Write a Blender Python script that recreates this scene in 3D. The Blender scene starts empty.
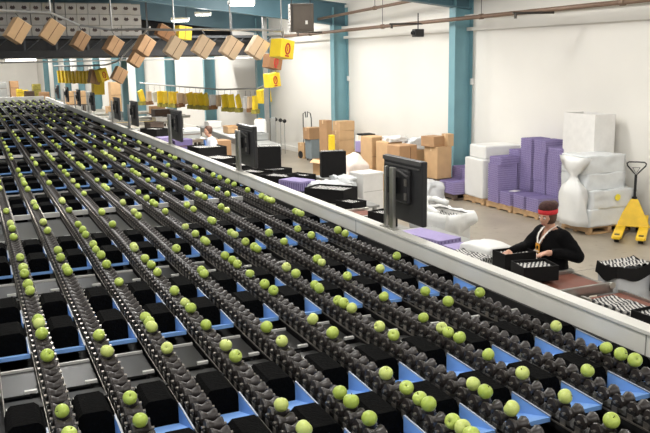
import bpy, bmesh, math, random
from mathutils import Vector, Matrix, noise
random.seed(7)
C = bpy.context.scene.collection
PI = math.pi
W, H, FPX = 650, 433, 800.0
CAM_Z = 3.1

# ------------------------------------------------------------------ camera frame (solved from the vanishing points of the lanes)
def _n(v): return Vector(v).normalized()
_cx, _cy = 325.0, 216.5
dY = _n((-34-_cx, 66-_cy, FPX))
dD = dY.cross(_n((1, -.017, 0)))
dD.normalize()
if dD.y < 0: dD = -dD
dX = dD.cross(dY).normalized()
if dX.x < 0: dX = -dX
ROWS = (dX, dY, -dD)
EYE = Vector((0, 0, CAM_Z))

def ray(u, v):
    d = Vector((u-_cx, v-_cy, FPX))
    return Vector((ROWS[0].dot(d), ROWS[1].dot(d), ROWS[2].dot(d)))
def at(u, v, z):                       # point of the place at height z seen at u, v
    r = ray(u, v)
    return EYE + r*((z-CAM_Z)/r.z)
def far(u, v, d):                      # point at depth d
    return EYE + ray(u, v)*(d/FPX)
def wall_x(y): return 11.0-.0536*(y-11)
WALL_YAW = math.atan(.0536)

# ------------------------------------------------------------------ materials
def lin(c):
    return tuple(((x/255)/12.92 if x/255 <= .04045 else ((x/255+.055)/1.055)**2.4) for x in c)
MATS = {}
def mat(name, rgb, rough=.5, metal=0., var=.12, scale=8., bump=0., spec=.5, rvar=.0, sheen=0., detail=4., emit=0., alpha=None, trans=0.):
    m = bpy.data.materials.new(name); m.use_nodes = True
    nt = m.node_tree; b = nt.nodes['Principled BSDF']
    b.inputs['Roughness'].default_value = rough
    b.inputs['Metallic'].default_value = metal
    b.inputs['Specular IOR Level'].default_value = spec
    if sheen: b.inputs['Sheen Weight'].default_value = sheen
    if trans: b.inputs['Transmission Weight'].default_value = trans
    col = lin(rgb)
    tc = nt.nodes.new('ShaderNodeTexCoord')
    no = nt.nodes.new('ShaderNodeTexNoise'); no.inputs['Scale'].default_value = scale; no.inputs['Detail'].default_value = detail
    nt.links.new(tc.outputs['Object'], no.inputs['Vector'])
    rp = nt.nodes.new('ShaderNodeValToRGB')
    rp.color_ramp.elements[0].position = .3; rp.color_ramp.elements[1].position = .7
    rp.color_ramp.elements[0].color = (*[max(0, x*(1-var)) for x in col], 1)
    rp.color_ramp.elements[1].color = (*[min(1, x*(1+var)) for x in col], 1)
    nt.links.new(no.outputs['Fac'], rp.inputs['Fac']); nt.links.new(rp.outputs['Color'], b.inputs['Base Color'])
    if rvar:
        mr = nt.nodes.new('ShaderNodeMapRange'); mr.inputs['To Min'].default_value = max(.02, rough-rvar); mr.inputs['To Max'].default_value = min(1, rough+rvar)
        nt.links.new(no.outputs['Fac'], mr.inputs['Value']); nt.links.new(mr.outputs['Result'], b.inputs['Roughness'])
    if bump:
        bp = nt.nodes.new('ShaderNodeBump'); bp.inputs['Strength'].default_value = bump; bp.inputs['Distance'].default_value = .02
        nt.links.new(no.outputs['Fac'], bp.inputs['Height']); nt.links.new(bp.outputs['Normal'], b.inputs['Normal'])
    if emit:
        b.inputs['Emission Color'].default_value = (*col, 1); b.inputs['Emission Strength'].default_value = emit
    if alpha is not None: b.inputs['Alpha'].default_value = alpha
    MATS[name] = m
    return m

mat('wall_paint', (224, 221, 214), .6, var=.03, scale=.6)
mat('ceiling_panel', (196, 194, 188), .7, var=.03, scale=1.)
mat('teal_steel', (108, 150, 160), .45, var=.06, scale=2.)
mat('teal_dark', (72, 104, 116), .5, var=.06, scale=2.)
mat('roller_plastic', (46, 41, 39), .38, var=.25, scale=30, spec=.5)
mat('chain_steel', (140, 135, 128), .35, .8, var=.2, scale=40)
mat('frame_dark', (26, 25, 25), .5, var=.2, scale=6)
mat('deck_dark', (12, 12, 12), .6, var=.2, scale=3)
mat('sheet_dark', (44, 44, 43), .35, .3, var=.2, scale=2., rvar=.12)
mat('table_steel', (150, 150, 147), .4, .4, var=.08, scale=3)
mat('sheet_light', (64, 65, 64), .4, .3, var=.15, scale=2.)
mat('bar_white', (200, 199, 194), .4, .1, var=.06, scale=5)
mat('brush_black', (5, 5, 5), 1., var=.3, scale=60, bump=.3, spec=.08)
mat('tray_blue', (122, 166, 226), .5, var=.05, scale=6)
mat('tray_edge', (168, 176, 188), .5, var=.05)
mat('rail_paint', (214, 212, 204), .45, var=.03, scale=2.5, rvar=.08)
mat('seam_dark', (140, 138, 132), .6)
mat('apple_skin', (180, 198, 92), .34, var=.08, scale=14, spec=.5)
mat('apple_skin_yellow', (196, 208, 116), .34, var=.08, scale=14, spec=.5)
mat('apple_skin_deep', (168, 188, 80), .34, var=.08, scale=14, spec=.5)
mat('apple_stem', (74, 60, 36), .8)
mat('black_card', (20, 19, 19), .7, var=.12, scale=10, spec=.2)
mat('carton_tan', (190, 156, 116), .8, var=.06, scale=5)
mat('carton_pale', (206, 180, 148), .8, var=.05, scale=5)
mat('carton_brown', (168, 132, 96), .8, var=.07, scale=5)
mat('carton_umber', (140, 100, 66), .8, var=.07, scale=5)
mat('carton_white_shaded', (172, 168, 162), .7, var=.05)  # white mezzanine cartons: their dim light is put into the colour
mat('carton_gap', (92, 66, 44), .8)
mat('carton_tape', (214, 188, 148), .45, var=.04)
mat('carton_yellow', (232, 200, 44), .55, var=.05, scale=4)
mat('emblem_red', (176, 42, 34), .5)
mat('print_dark', (60, 44, 42), .6)
mat('carton_white', (222, 220, 216), .6, var=.04)
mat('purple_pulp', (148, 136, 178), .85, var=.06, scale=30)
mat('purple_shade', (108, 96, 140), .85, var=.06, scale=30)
mat('white_plastic', (218, 218, 215), .42, var=.03, scale=3, bump=.15)
mat('white_film', (208, 211, 212), .3, var=.04, scale=6, bump=.3)
mat('pinkish_paper', (226, 212, 202), .6, var=.06, scale=6, bump=.3)
mat('clear_bag', (222, 224, 226), .22, var=.05, scale=5, bump=.3, trans=.25)
mat('grey_bin', (128, 138, 142), .5, var=.06)
mat('wood_pallet', (178, 146, 108), .8, var=.15, scale=6)
mat('wood_dark', (84, 70, 60), .8, var=.2, scale=6)
mat('jack_yellow', (228, 188, 40), .45, var=.12, scale=6)
mat('black_steel', (30, 30, 31), .4, .2, var=.1)
mat('wheel_rubber', (24, 24, 24), .7)
mat('monitor_plastic', (36, 35, 36), .45, var=.08, scale=12)
mat('monitor_ridge', (74, 72, 71), .4, var=.08, scale=12)
mat('stainless', (186, 184, 178), .28, .9, var=.08, scale=12)
mat('screen_glass', (18, 22, 28), .15)
mat('belt_brown', (118, 68, 52), .65, var=.08, scale=12)
mat('belt_white', (212, 212, 208), .55, var=.04)
mat('belt_yellow', (226, 196, 70), .55, var=.06)
mat('pipe_brown', (120, 98, 82), .5, .2, var=.08)
mat('pipe_grey', (150, 150, 147), .4, .5, var=.06)
mat('heater_metal', (84, 76, 68), .42, .5, var=.1, scale=3)
mat('heater_dark', (58, 54, 50), .5, .4)
mat('mezz_dark', (34, 33, 34), .6, var=.2)
mat('mezz_beam', (62, 64, 66), .5, .2, var=.1)
mat('skin', (206, 156, 130), .5, var=.05, scale=20)
mat('jacket_black', (13, 13, 14), .9, var=.2, scale=40, bump=.15, spec=.15)
mat('jeans', (92, 116, 150), .85, var=.12, scale=60)
mat('hair_brown', (84, 56, 40), .6, var=.25, scale=50)
mat('hat_knit', (64, 36, 32), .9, var=.35, scale=45, bump=.4)
mat('band_red', (206, 46, 52), .8, var=.1, scale=60)
mat('lanyard_light', (230, 224, 214), .6)
mat('badge_orange', (230, 160, 54), .5, var=.05)
mat('shirt_blue', (96, 142, 214), .75, var=.08, scale=20)
mat('shirt_white', (232, 234, 240), .75, var=.04, scale=20)
mat('eye_white', (225, 222, 216), .3)
mat('eye_dark', (36, 26, 22), .3)
mat('lip', (176, 104, 94), .5)
mat('shoe', (40, 38, 38), .6)
mat('lamp_lens', (255, 250, 240), .4, var=.01, emit=7.)
mat('lamp_housing', (178, 178, 174), .4, .4)
mat('door_grey', (150, 152, 150), .6, var=.04)
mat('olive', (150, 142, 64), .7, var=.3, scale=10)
mat('sticker_yellow', (232, 214, 60), .5)

def floor_mat():
    m = bpy.data.materials.new('concrete'); m.use_nodes = True; nt = m.node_tree; b = nt.nodes['Principled BSDF']
    tc = nt.nodes.new('ShaderNodeTexCoord')
    n1 = nt.nodes.new('ShaderNodeTexNoise'); n1.inputs['Scale'].default_value = .7; n1.inputs['Detail'].default_value = 8; n1.inputs['Roughness'].default_value = .65
    n2 = nt.nodes.new('ShaderNodeTexNoise'); n2.inputs['Scale'].default_value = 7; n2.inputs['Detail'].default_value = 6
    for n in (n1, n2): nt.links.new(tc.outputs['Object'], n.inputs['Vector'])
    r = nt.nodes.new('ShaderNodeValToRGB')
    r.color_ramp.elements[0].position = .3; r.color_ramp.elements[0].color = (*lin((134, 125, 111)), 1)
    r.color_ramp.elements[1].position = .7; r.color_ramp.elements[1].color = (*lin((160, 151, 136)), 1)
    nt.links.new(n1.outputs['Fac'], r.inputs['Fac'])
    s = nt.nodes.new('ShaderNodeValToRGB')          # darker spots of wear
    s.color_ramp.elements[0].position = .27; s.color_ramp.elements[0].color = (.5, .47, .43, 1)
    s.color_ramp.elements[1].position = .4; s.color_ramp.elements[1].color = (1, 1, 1, 1)
    nt.links.new(n2.outputs['Fac'], s.inputs['Fac'])
    mx = nt.nodes.new('ShaderNodeMix'); mx.data_type = 'RGBA'; mx.blend_type = 'MULTIPLY'; mx.inputs[0].default_value = .6
    nt.links.new(r.outputs['Color'], mx.inputs[6]); nt.links.new(s.outputs['Color'], mx.inputs[7])
    nt.links.new(mx.outputs[2], b.inputs['Base Color'])
    b.inputs['Roughness'].default_value = .38
    MATS['concrete'] = m
floor_mat()

def pattern_mat():                       # moulded tray liner: light pulp with dark cell stripes
    m = bpy.data.materials.new('liner_pattern'); m.use_nodes = True; nt = m.node_tree; b = nt.nodes['Principled BSDF']
    tc = nt.nodes.new('ShaderNodeTexCoord'); mp = nt.nodes.new('ShaderNodeMapping'); mp.inputs['Rotation'].default_value = (0, 0, .5)
    w = nt.nodes.new('ShaderNodeTexWave'); w.inputs['Scale'].default_value = 8.5; w.inputs['Distortion'].default_value = 2.5; w.inputs['Detail Scale'].default_value = 2.
    w2 = nt.nodes.new('ShaderNodeTexVoronoi'); w2.inputs['Scale'].default_value = 26
    nt.links.new(tc.outputs['Object'], mp.inputs['Vector']); nt.links.new(mp.outputs['Vector'], w.inputs['Vector']); nt.links.new(tc.outputs['Object'], w2.inputs['Vector'])
    r = nt.nodes.new('ShaderNodeValToRGB'); r.color_ramp.elements[0].position = .38; r.color_ramp.elements[0].color = (*lin((46, 46, 48)), 1)
    r.color_ramp.elements[1].position = .62; r.color_ramp.elements[1].color = (*lin((200, 198, 193)), 1)
    nt.links.new(w.outputs['Fac'], r.inputs['Fac'])
    r2 = nt.nodes.new('ShaderNodeValToRGB'); r2.color_ramp.elements[0].position = .1; r2.color_ramp.elements[0].color = (.35, .35, .36, 1); r2.color_ramp.elements[1].position = .35
    nt.links.new(w2.outputs['Distance'], r2.inputs['Fac'])
    mx = nt.nodes.new('ShaderNodeMix'); mx.data_type = 'RGBA'; mx.blend_type = 'MULTIPLY'; mx.inputs[0].default_value = .7
    nt.links.new(r.outputs['Color'], mx.inputs[6]); nt.links.new(r2.outputs['Color'], mx.inputs[7])
    nt.links.new(mx.outputs[2], b.inputs['Base Color']); b.inputs['Roughness'].default_value = .7
    MATS['liner_pattern'] = m
pattern_mat()

# ------------------------------------------------------------------ mesh helpers
class MB:
    def __init__(s): s.v = []; s.f = []; s.m = []; s.slots = []
    def _slot(s, m):
        if m not in s.slots: s.slots.append(m)
        return s.slots.index(m)
    def add(s, vs, fs, m=None, M=None):
        o = len(s.v); k = s._slot(m) if m else 0
        s.v += [tuple(M @ Vector(p)) if M else tuple(p) for p in vs]
        s.f += [tuple(i+o for i in f) for f in fs]; s.m += [k]*len(fs)
        return s
    def box(s, c, d, m=None, rz=0., M=None, taper=1., rx=0., ry=0.):
        x, y, z = d[0]/2, d[1]/2, d[2]/2; t = taper
        vs = [(-x, -y, -z), (x, -y, -z), (x, y, -z), (-x, y, -z), (-x*t, -y*t, z), (x*t, -y*t, z), (x*t, y*t, z), (-x*t, y*t, z)]
        T = Matrix.Translation(c) @ Matrix.Rotation(rz, 4, 'Z') @ Matrix.Rotation(ry, 4, 'Y') @ Matrix.Rotation(rx, 4, 'X')
        if M: T = M @ T
        return s.add(vs, [(0, 3, 2, 1), (4, 5, 6, 7), (0, 1, 5, 4), (1, 2, 6, 5), (2, 3, 7, 6), (3, 0, 4, 7)], m, T)
    def cyl(s, p0, p1, r0, r1=None, n=12, m=None, M=None):
        r1 = r0 if r1 is None else r1
        p0, p1 = Vector(p0), Vector(p1); a = (p1-p0).normalized()
        b = a.orthogonal().normalized(); c = a.cross(b)
        vs = [p0+(b*math.cos(2*PI*i/n)+c*math.sin(2*PI*i/n))*r0 for i in range(n)]+[p1+(b*math.cos(2*PI*i/n)+c*math.sin(2*PI*i/n))*r1 for i in range(n)]
        fs = [(i, (i+1) % n, n+(i+1) % n, n+i) for i in range(n)]+[tuple(range(n-1, -1, -1)), tuple(range(n, 2*n))]
        return s.add(vs, fs, m, M)
    def tube(s, pts, r, n=8, m=None, M=None, closed=False):
        pts = [Vector(p) for p in pts]; k = len(pts); vs = []; fs = []
        up = None
        for i, p in enumerate(pts):
            a = (pts[(i+1) % k] if (closed or i < k-1) else p)-(pts[i-1] if (closed or i > 0) else p)
            a.normalize()
            if up is None: up = a.orthogonal().normalized()
            b = (up-a*up.dot(a)).normalized(); up = b; c = a.cross(b)
            vs += [p+(b*math.cos(2*PI*j/n)+c*math.sin(2*PI*j/n))*r for j in range(n)]
        for i in range(k if closed else k-1):
            o, q = i*n, ((i+1) % k)*n
            fs += [(o+j, o+(j+1) % n, q+(j+1) % n, q+j) for j in range(n)]
        if not closed: fs += [tuple(range(n-1, -1, -1)), tuple(range((k-1)*n, k*n))]
        return s.add(vs, fs, m, M)
    def lathe(s, prof, n=16, m=None, M=None):
        vs = [(r*math.cos(2*PI*i/n), r*math.sin(2*PI*i/n), z) for r, z in prof for i in range(n)]
        k = len(prof)
        fs = [(a*n+i, a*n+(i+1) % n, (a+1)*n+(i+1) % n, (a+1)*n+i) for a in range(k-1) for i in range(n)]
        fs += [tuple(range(n-1, -1, -1)), tuple(range((k-1)*n, k*n))]
        return s.add(vs, fs, m, M)
    def prism(s, poly, p0, ax_u, ax_v, ax_n, depth, m=None, M=None):
        p0, U, V, N = Vector(p0), Vector(ax_u), Vector(ax_v), Vector(ax_n)
        k = len(poly)
        vs = [p0+U*a+V*b for a, b in poly]+[p0+U*a+V*b+N*depth for a, b in poly]
        fs = [tuple(range(k-1, -1, -1)), tuple(range(k, 2*k))]+[(i, (i+1) % k, k+(i+1) % k, k+i) for i in range(k)]
        return s.add(vs, fs, m, M)
    def mesh(s, name, smooth=False):
        me = bpy.data.meshes.new(name); me.from_pydata(s.v, [], s.f)
        for x in s.slots: me.materials.append(MATS[x])
        if len(s.slots) > 1: me.polygons.foreach_set('material_index', s.m)
        me.validate(); bm = bmesh.new(); bm.from_mesh(me); bmesh.ops.recalc_face_normals(bm, faces=bm.faces); bm.to_mesh(me); bm.free()
        if smooth: me.polygons.foreach_set('use_smooth', [True]*len(me.polygons))
        me.update()
        return me
    def build(s, name, parent=None, smooth=False, bevel=0., angle=.6, loc=None):
        return link(name, s.mesh(name, smooth), parent, bevel, loc, angle)

def link(name, me, parent=None, bevel=0., loc=None, angle=.6):
    o = bpy.data.objects.new(name, me); C.objects.link(o)
    if parent is not None: o.parent = parent
    if loc is not None: o.location = loc
    if bevel:
        b = o.modifiers.new('b', 'BEVEL'); b.width = bevel; b.segments = 2; b.limit_method = 'ANGLE'; b.angle_limit = angle
    return o
def smooth_by_angle(me, a=.7):
    me.polygons.foreach_set('use_smooth', [True]*len(me.polygons))
    try: me.set_sharp_from_angle(angle=a)
    except Exception: pass
def tag(o, label, cat, group=None):
    o['label'] = label; o['category'] = cat
    if group: o['group'] = group
    return o
def thing(name, label, cat, loc=(0, 0, 0), rz=0., group=None):
    o = bpy.data.objects.new(name, None); C.objects.link(o); o.empty_display_size = .1
    o.location = loc; o.rotation_euler = (0, 0, rz)
    return tag(o, label, cat, group)
def structure(o, label=None, cat=None):
    o['kind'] = 'structure'
    if label: o['label'] = label
    if cat: o['category'] = cat
    return o
CH = {}
def kids(o):
    return [c for c in C.objects if c.parent == o] if o.name not in CH else CH[o.name]
def copy_thing(o, label, loc=None, rz=None, group=None):
    CH.setdefault(o.name, kids(o))
    r = o.copy(); C.objects.link(r)
    if loc is not None: r.location = loc
    if rz is not None: r.rotation_euler = (r.rotation_euler.x, r.rotation_euler.y, rz)
    r['label'] = label
    if group: r['group'] = group
    for ch in CH[o.name]:
        CH.setdefault(ch.name, kids(ch))
        c = ch.copy(); C.objects.link(c); c.parent = r
        for g in CH[ch.name]:
            d = g.copy(); C.objects.link(d); d.parent = c
    return r
ORD = ['zeroth', 'first', 'second', 'third', 'fourth', 'fifth', 'sixth', 'seventh', 'eighth', 'ninth', 'tenth', 'eleventh', 'twelfth', 'thirteenth', 'fourteenth', 'fifteenth',
       'sixteenth', 'seventeenth', 'eighteenth', 'nineteenth', 'twentieth']
def ordinal(i):
    if i <= 20: return ORD[i]
    t, u = divmod(i, 10)
    base = {2: 'twent', 3: 'thirt', 4: 'fort', 5: 'fift', 6: 'sixt'}[t]
    return base+'ieth' if u == 0 else base+'y-'+ORD[u]

def crumple(name, dims, material, parent, amp=.03, cuts=10, sc=4., seed=0, loc=(0, 0, 0), rz=0., squash=.0, solid=True, round_=.0):
    bm = bmesh.new(); bmesh.ops.create_cube(bm, size=1)
    bmesh.ops.subdivide_edges(bm, edges=bm.edges[:], cuts=cuts, use_grid_fill=True)
    for v in bm.verts:
        p = v.co.copy()
        if round_:
            q = p.normalized()*.62; p = p.lerp(q, round_)
        w = Vector((p.x*dims[0], p.y*dims[1], p.z*dims[2]))
        n = noise.noise_vector(w*sc+Vector((seed*7.3, seed*3.1, 0)))+.5*noise.noise_vector(w*sc*2.3+Vector((0, seed*5.1, 2)))
        k = amp*(1 if p.z > -.45 else .15)
        w += n*k
        if squash and p.z > 0: w.z -= squash*(abs(p.x)**2+abs(p.y)**2)*dims[2]
        v.co = Vector((w.x, w.y, max(w.z, -dims[2]/2)+dims[2]/2))
    me = bpy.data.meshes.new(name); bm.to_mesh(me); bm.free(); me.materials.append(MATS[material])
    me.polygons.foreach_set('use_smooth', [True]*len(me.polygons))
    o = link(name, me, parent, loc=loc); o.rotation_euler.z = rz
    return o

# ================================================================== THE SETTING
def quad_box(name, c, d, m, rz=0., M=None, parent=None):
    return MB().box(c, d, m, rz, M).build(name, parent)
Y0, Y1 = -4.0, 90.0
structure(quad_box('floor', (2.5, 43, -.1), (30, 98, .2), 'concrete'), 'beige stained concrete floor of the packing hall', 'floor')
wm = MB()
for a, b in ((Y0, Y1),):
    xa, xb = wall_x(a), wall_x(b)
    wm.add([(xa, a, 0), (xb, b, 0), (xb+.2, b, 0), (xa+.2, a, 0), (xa, a, 5.2), (xb, b, 5.2), (xb+.2, b, 5.2), (xa+.2, a, 5.2)],
           [(0, 3, 2, 1), (4, 5, 6, 7), (0, 1, 5, 4), (1, 2, 6, 5), (2, 3, 7, 6), (3, 0, 4, 7)], 'wall_paint')
structure(wm.build('wall_right'), 'long white painted wall behind the pallets', 'wall')
structure(quad_box('wall_far', (0, Y1+.1, 3.5), (32, .2, 8), 'wall_paint'), 'white end wall far beyond the sorting lanes', 'wall')
# ceiling: shallow pitch rising away from the long wall
cm = MB()
za, zb = 4.8, 6.8
cm.add([(11.6, Y0, za), (11.6, Y1, za), (-12, Y1, zb), (-12, Y0, zb), (11.6, Y0, za+.15), (11.6, Y1, za+.15), (-12, Y1, zb+.15), (-12, Y0, zb+.15)],
       [(0, 3, 2, 1), (4, 5, 6, 7), (0, 1, 5, 4), (1, 2, 6, 5), (2, 3, 7, 6), (3, 0, 4, 7)], 'ceiling_panel')
structure(cm.build('ceiling'), 'pale grey pitched ceiling above the teal rafters', 'ceiling')
def wall_strip(name, z0, z1, out, m, y0=Y0, y1=Y1, label=None):
    w = MB(); xa, xb = wall_x(y0)-out, wall_x(y1)-out
    w.add([(xa, y0, z0), (xb, y1, z0), (xb+out, y1, z0), (xa+out, y0, z0), (xa, y0, z1), (xb, y1, z1), (xb+out, y1, z1), (xa+out, y0, z1)],
          [(0, 3, 2, 1), (4, 5, 6, 7), (0, 1, 5, 4), (1, 2, 6, 5), (2, 3, 7, 6), (3, 0, 4, 7)], m)
    return structure(w.build(name), label, 'trim')
wall_strip('trim_1', 3.70, 3.78, .10, 'wall_paint', label='lower white girt running along the long wall')
wall_strip('trim_2', 3.98, 4.06, .16, 'wall_paint', label='upper white girt running along the long wall')
wall_strip('baseboard_right', 0, .16, .05, 'wall_paint', y0=22.3, y1=60, label='pale kerb at the foot of the long wall')
# floor joints
def joint(name, x0, y0, x1, y1, label):
    a, b = Vector((x0, y0, 0)), Vector((x1, y1, 0)); L = (b-a).length
    o = MB().box((0, 0, .0015), (L, .012, .003), 'seam_dark').build(name)
    o.location = (a+b)/2; o.rotation_euler.z = math.atan2(y1-y0, x1-x0)
    structure(o, label, 'floor joint')
joint('trim_3', 3.5, 8.95, 10.9, 8.9, 'dark joint across the concrete floor behind the worker')
joint('trim_4', 3.5, 15.0, 9.6, 14.95, 'dark joint across the concrete floor beyond the bagged carton')

# teal portal frames: column and rafter
RNG = [16, 22, 28, 34, 40, 46, 52, 58, 64, 70, 76, 82]
for i, y in enumerate(RNG):
    x = wall_x(y)
    nm = thing('steel_column', 'teal steel column on the long wall, %s from the pallet jack' % ordinal(i+1), 'column', (x, y, 0), -WALL_YAW, 'teal wall columns')
    nm['kind'] = 'structure'
    MB().box((-.455, 0, 2.3), (.025, .28, 4.6), 'teal_steel').box((-.01, 0, 2.3), (.02, .28, 4.6), 'teal_steel').build('flange', nm)
    MB().box((-.23, 0, 2.3), (.44, .03, 4.6), 'teal_steel').build('web', nm)
    if i < 2:
        MB().box((-.02, -.16, 2.55), (.07, .06, .14), 'carton_white').build('conduit_box', nm)
        MB().box((-.28, 0, .006), (.6, .36, .012), 'teal_dark').build('base_plate', nm)
for i, y in enumerate(RNG[:3]):
    x0 = wall_x(y)-.25; z0 = 4.06 if i else 4.18
    r = MB(); L = 16.; s = .11
    for dz0, dz1, w in ((0, .03, .26), (.03, .62, .03), (.62, .65, .26)):
        r.add([(x0+.2, y-w/2, z0+dz0), (x0+.2, y+w/2, z0+dz0), (x0-L, y+w/2, z0+dz0+s*L), (x0-L, y-w/2, z0+dz0+s*L), (x0+.2, y-w/2, z0+dz1), (x0+.2, y+w/2, z0+dz1), (x0-L, y+w/2, z0+dz1+s*L), (x0-L, y-w/2, z0+dz1+s*L)],
              [(0, 3, 2, 1), (4, 5, 6, 7), (0, 1, 5, 4), (1, 2, 6, 5), (2, 3, 7, 6), (3, 0, 4, 7)], 'teal_dark')
    o = r.build('roof_rafter'); structure(o, 'teal roof rafter above the %s wall column' % ordinal(i+1), 'beam')

# ================================================================== SORTING MACHINE
LZ = 1.6                                   # height of an apple's centre on the lanes
PITCH, X0 = .2977, .252
LANES = list(range(-1, 10))
lane_x = lambda k: X0+PITCH*k
Y_END, ROLL = 39.0, .095
MODS = []                                  # outlet pairs: y of the front tray lip
for j in range(-1, 6):
    for i in range(3):
        y = 2.68+(0, 1.90, 3.80)[i]+6.26*j+(.18 if j > 0 else 0)
        if .8 < y < Y_END-2: MODS.append(y)
CROSS = [1.75+6.26*j for j in range(0, 6)]

bed = thing('sorting_bed', 'dark metal bed of the sorting machine under the apple lanes', 'machine bed', (0, 0, 0))
MB().box((1.42, 20, 1.335), (3.44, 38.4, .03), 'deck_dark').build('deck_plate', bed)
for x in (-.2, 3.05):
    for y in range(2, 40, 4):
        MB().box((x, y, .66), (.1, .1, 1.32), 'frame_dark').build('leg', bed)
def lane_covers(t):
    """sheets, crossbars and their gaps between this lane and the next one"""
    x0, x1 = .064, PITCH-.064
    xc, xw = (x0+x1)/2, x1-x0
    for y in MODS:
        nxt = min([m for m in MODS if m > y+.1] or [Y_END])
        mid, yb = y+1.36, nxt-.06
        MB().add([(x0, y+1.12, 1.51), (x1, y+1.12, 1.51), (x1, mid, 1.46), (x0, mid, 1.46), (x0, y+1.12, 1.50), (x1, y+1.12, 1.50), (x1, mid, 1.45), (x0, mid, 1.45)],
                 [(0, 1, 2, 3), (7, 6, 5, 4), (0, 4, 5, 1), (2, 6, 7, 3), (1, 5, 6, 2), (3, 7, 4, 0)], 'sheet_dark').build('cover_sheet', t)
        if nxt-y > 2.3:
            MB().box((xc, (mid+yb)/2+.02, 1.45), (xw, yb-mid-.30, .012), 'sheet_light').build('cover_sheet', t)
            MB().box((xc, yb-.06, 1.50), (xw, .035, .05), 'bar_white').build('crossbar', t)
        else:
            MB().box((xc, (mid+yb)/2+.03, 1.44), (xw, max(.06, yb-mid-.14), .012), 'sheet_dark').build('cover_sheet', t)
            MB().box((xc, yb-.04, 1.45), (xw, .012, .02), 'bar_white').build('cover_edge', t)
tag(MB().box((1.4, 0, 0), (3.5, .22, 1.68), 'bar_white').build('end_frame', loc=(0, Y_END+.36, .84)), 'pale end frame closing the far end of the apple lanes', 'frame')

# one roller of the lane chains
def roller_mesh():
    b = MB()
    n = 10
    prof = [(.016, -.043), (.033, -.040), (.035, -.030), (.020, -.004), (.020, .004), (.035, .030), (.033, .040), (.016, .043)]
    b.lathe(prof, n, 'roller_plastic', Matrix.Rotation(PI/2, 4, 'Y'))
    for s in (-1, 1):
        b.box((s*.049, 0, -.012), (.006, .05, .018), 'frame_dark')
        b.box((s*.052, .0, -.036), (.005, .032, .03), 'chain_steel')
        b.cyl((s*.043, 0, 0), (s*.056, 0, 0), .008, n=6, m='chain_steel')
    return b.mesh('roller')
RM = roller_mesh(); smooth_by_angle(RM, .6)
def roller_lite(b, x, y, z):
    for s in (-1, 1):
        b.cyl((x+s*.004, y, z), (x+s*.036, y, z), .018, .035, 7, 'roller_plastic')
    for s in (-1, 1):
        b.box((x+s*.051, y, z-.03), (.006, .04, .03), 'chain_steel')

def tray_mesh():
    b = MB()     # drop tray: floor ramp rising to its front lip and a triangular side plate; local x across the gap, y away
    w = .083
    b.add([(-w, 0, .068), (w, 0, .068), (w, .28, -.02), (-w, .28, -.02), (-w, 0, .046), (w, 0, .046), (w, .28, -.03), (-w, .28, -.03)],
          [(0, 1, 2, 3), (7, 6, 5, 4), (0, 4, 5, 1), (2, 6, 7, 3), (1, 5, 6, 2), (3, 7, 4, 0)], 'tray_blue')
    b.prism([(.0, .046), (.28, -.03), (.28, .080), (.0, .072)], (w-.002, 0, 0), (0, 1, 0), (0, 0, 1), (1, 0, 0), .004, 'tray_blue')
    b.box((w+.002, .14, .075), (.008, .28, .006), 'tray_edge', rx=.03)
    return b.mesh('drop_tray')
TM = tray_mesh()
def brush_mesh():
    b = MB(); w = .084
    prof = [(-w, -.01), (w, -.01), (w, .10), (w*.86, .142), (w*.62, .16), (-w*.62, .16), (-w*.86, .142), (-w, .10)]
    b.prism(prof, (0, .285, 0), (1, 0, 0), (0, 0, 1), (0, 1, 0), .24, 'brush_black')
    return b.mesh('brush')
BM = brush_mesh()
def clip_mesh():
    return MB().box((0, 0, 0), (.06, .02, .014), 'bar_white').box((.0, .006, -.03), (.012, .01, .06), 'frame_dark').mesh('bracket')
KM = clip_mesh()
def blackbox_mesh():
    return MB().box((0, 0, 0), (.17, .05, .07), 'brush_black').mesh('guard')

def lane_word(k):
    n = 10-k
    return ordinal(n)
ROLL_Z = LZ-.062
for k in LANES:
    x = lane_x(k)
    lab = 'dark roller chain lane carrying green apples, %s from the pale side rail' % lane_word(k)
    t = thing('roller_lane', lab, 'conveyor lane', (x, 0, 0), 0, 'apple sorting lanes')
    MB().box((0, 20.1, 1.462), (.07, 37.8, .05), 'frame_dark').box((0, 20.1, 1.40), (.03, 37.8, .09), 'frame_dark').build('track', t)
    for s in (-1, 1):
        MB().box((s*.060, 20.1, 1.486), (.004, 37.8, .008), 'chain_steel').build('wear_strip', t)
    lane_covers(t)
    # first visible roller of this lane: where it enters the frame
    y = 1.1
    for yy in [1.1+ROLL*i for i in range(60)]:
        p = Vector((x+.05, yy, ROLL_Z))-EYE
        c = dY.x*0
        cam = Vector((sum(ROWS[i][0]*p[i] for i in range(3)), sum(ROWS[i][1]*p[i] for i in range(3)), sum(ROWS[i][2]*p[i] for i in range(3))))
        if cam.z > 0:
            u, v = _cx+FPX*cam.x/cam.z, _cy+FPX*cam.y/cam.z
            if -8 < u < W+8 and -8 < v < H+8: y = yy; break
    start = y-ROLL*2 if k >= 0 else 4.0
    nr = 98 if k >= 0 else 0
    for i in range(nr):
        link('roller', RM, t, loc=(0, start+ROLL*i, ROLL_Z))
    b = MB(); y = start+ROLL*nr
    while y < Y_END-.1:
        roller_lite(b, 0, y, ROLL_Z); y += ROLL
    o = b.build('roller_chain', t); o['kind'] = 'stuff'
    # the outlets to the far side of this lane
    for m in MODS:
        for dy in (0, .58):
            link('drop_tray', TM, t, loc=(PITCH/2-.008, m+dy, 1.435))
            link('drop_brush', BM, t, loc=(PITCH/2-.010, m+dy, 1.385))
        link('bracket', KM, t, loc=(PITCH/2+.045, m+1.42, 1.475))
        link('bracket', KM, t, loc=(PITCH/2-.05, m+1.10, 1.525))

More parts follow.
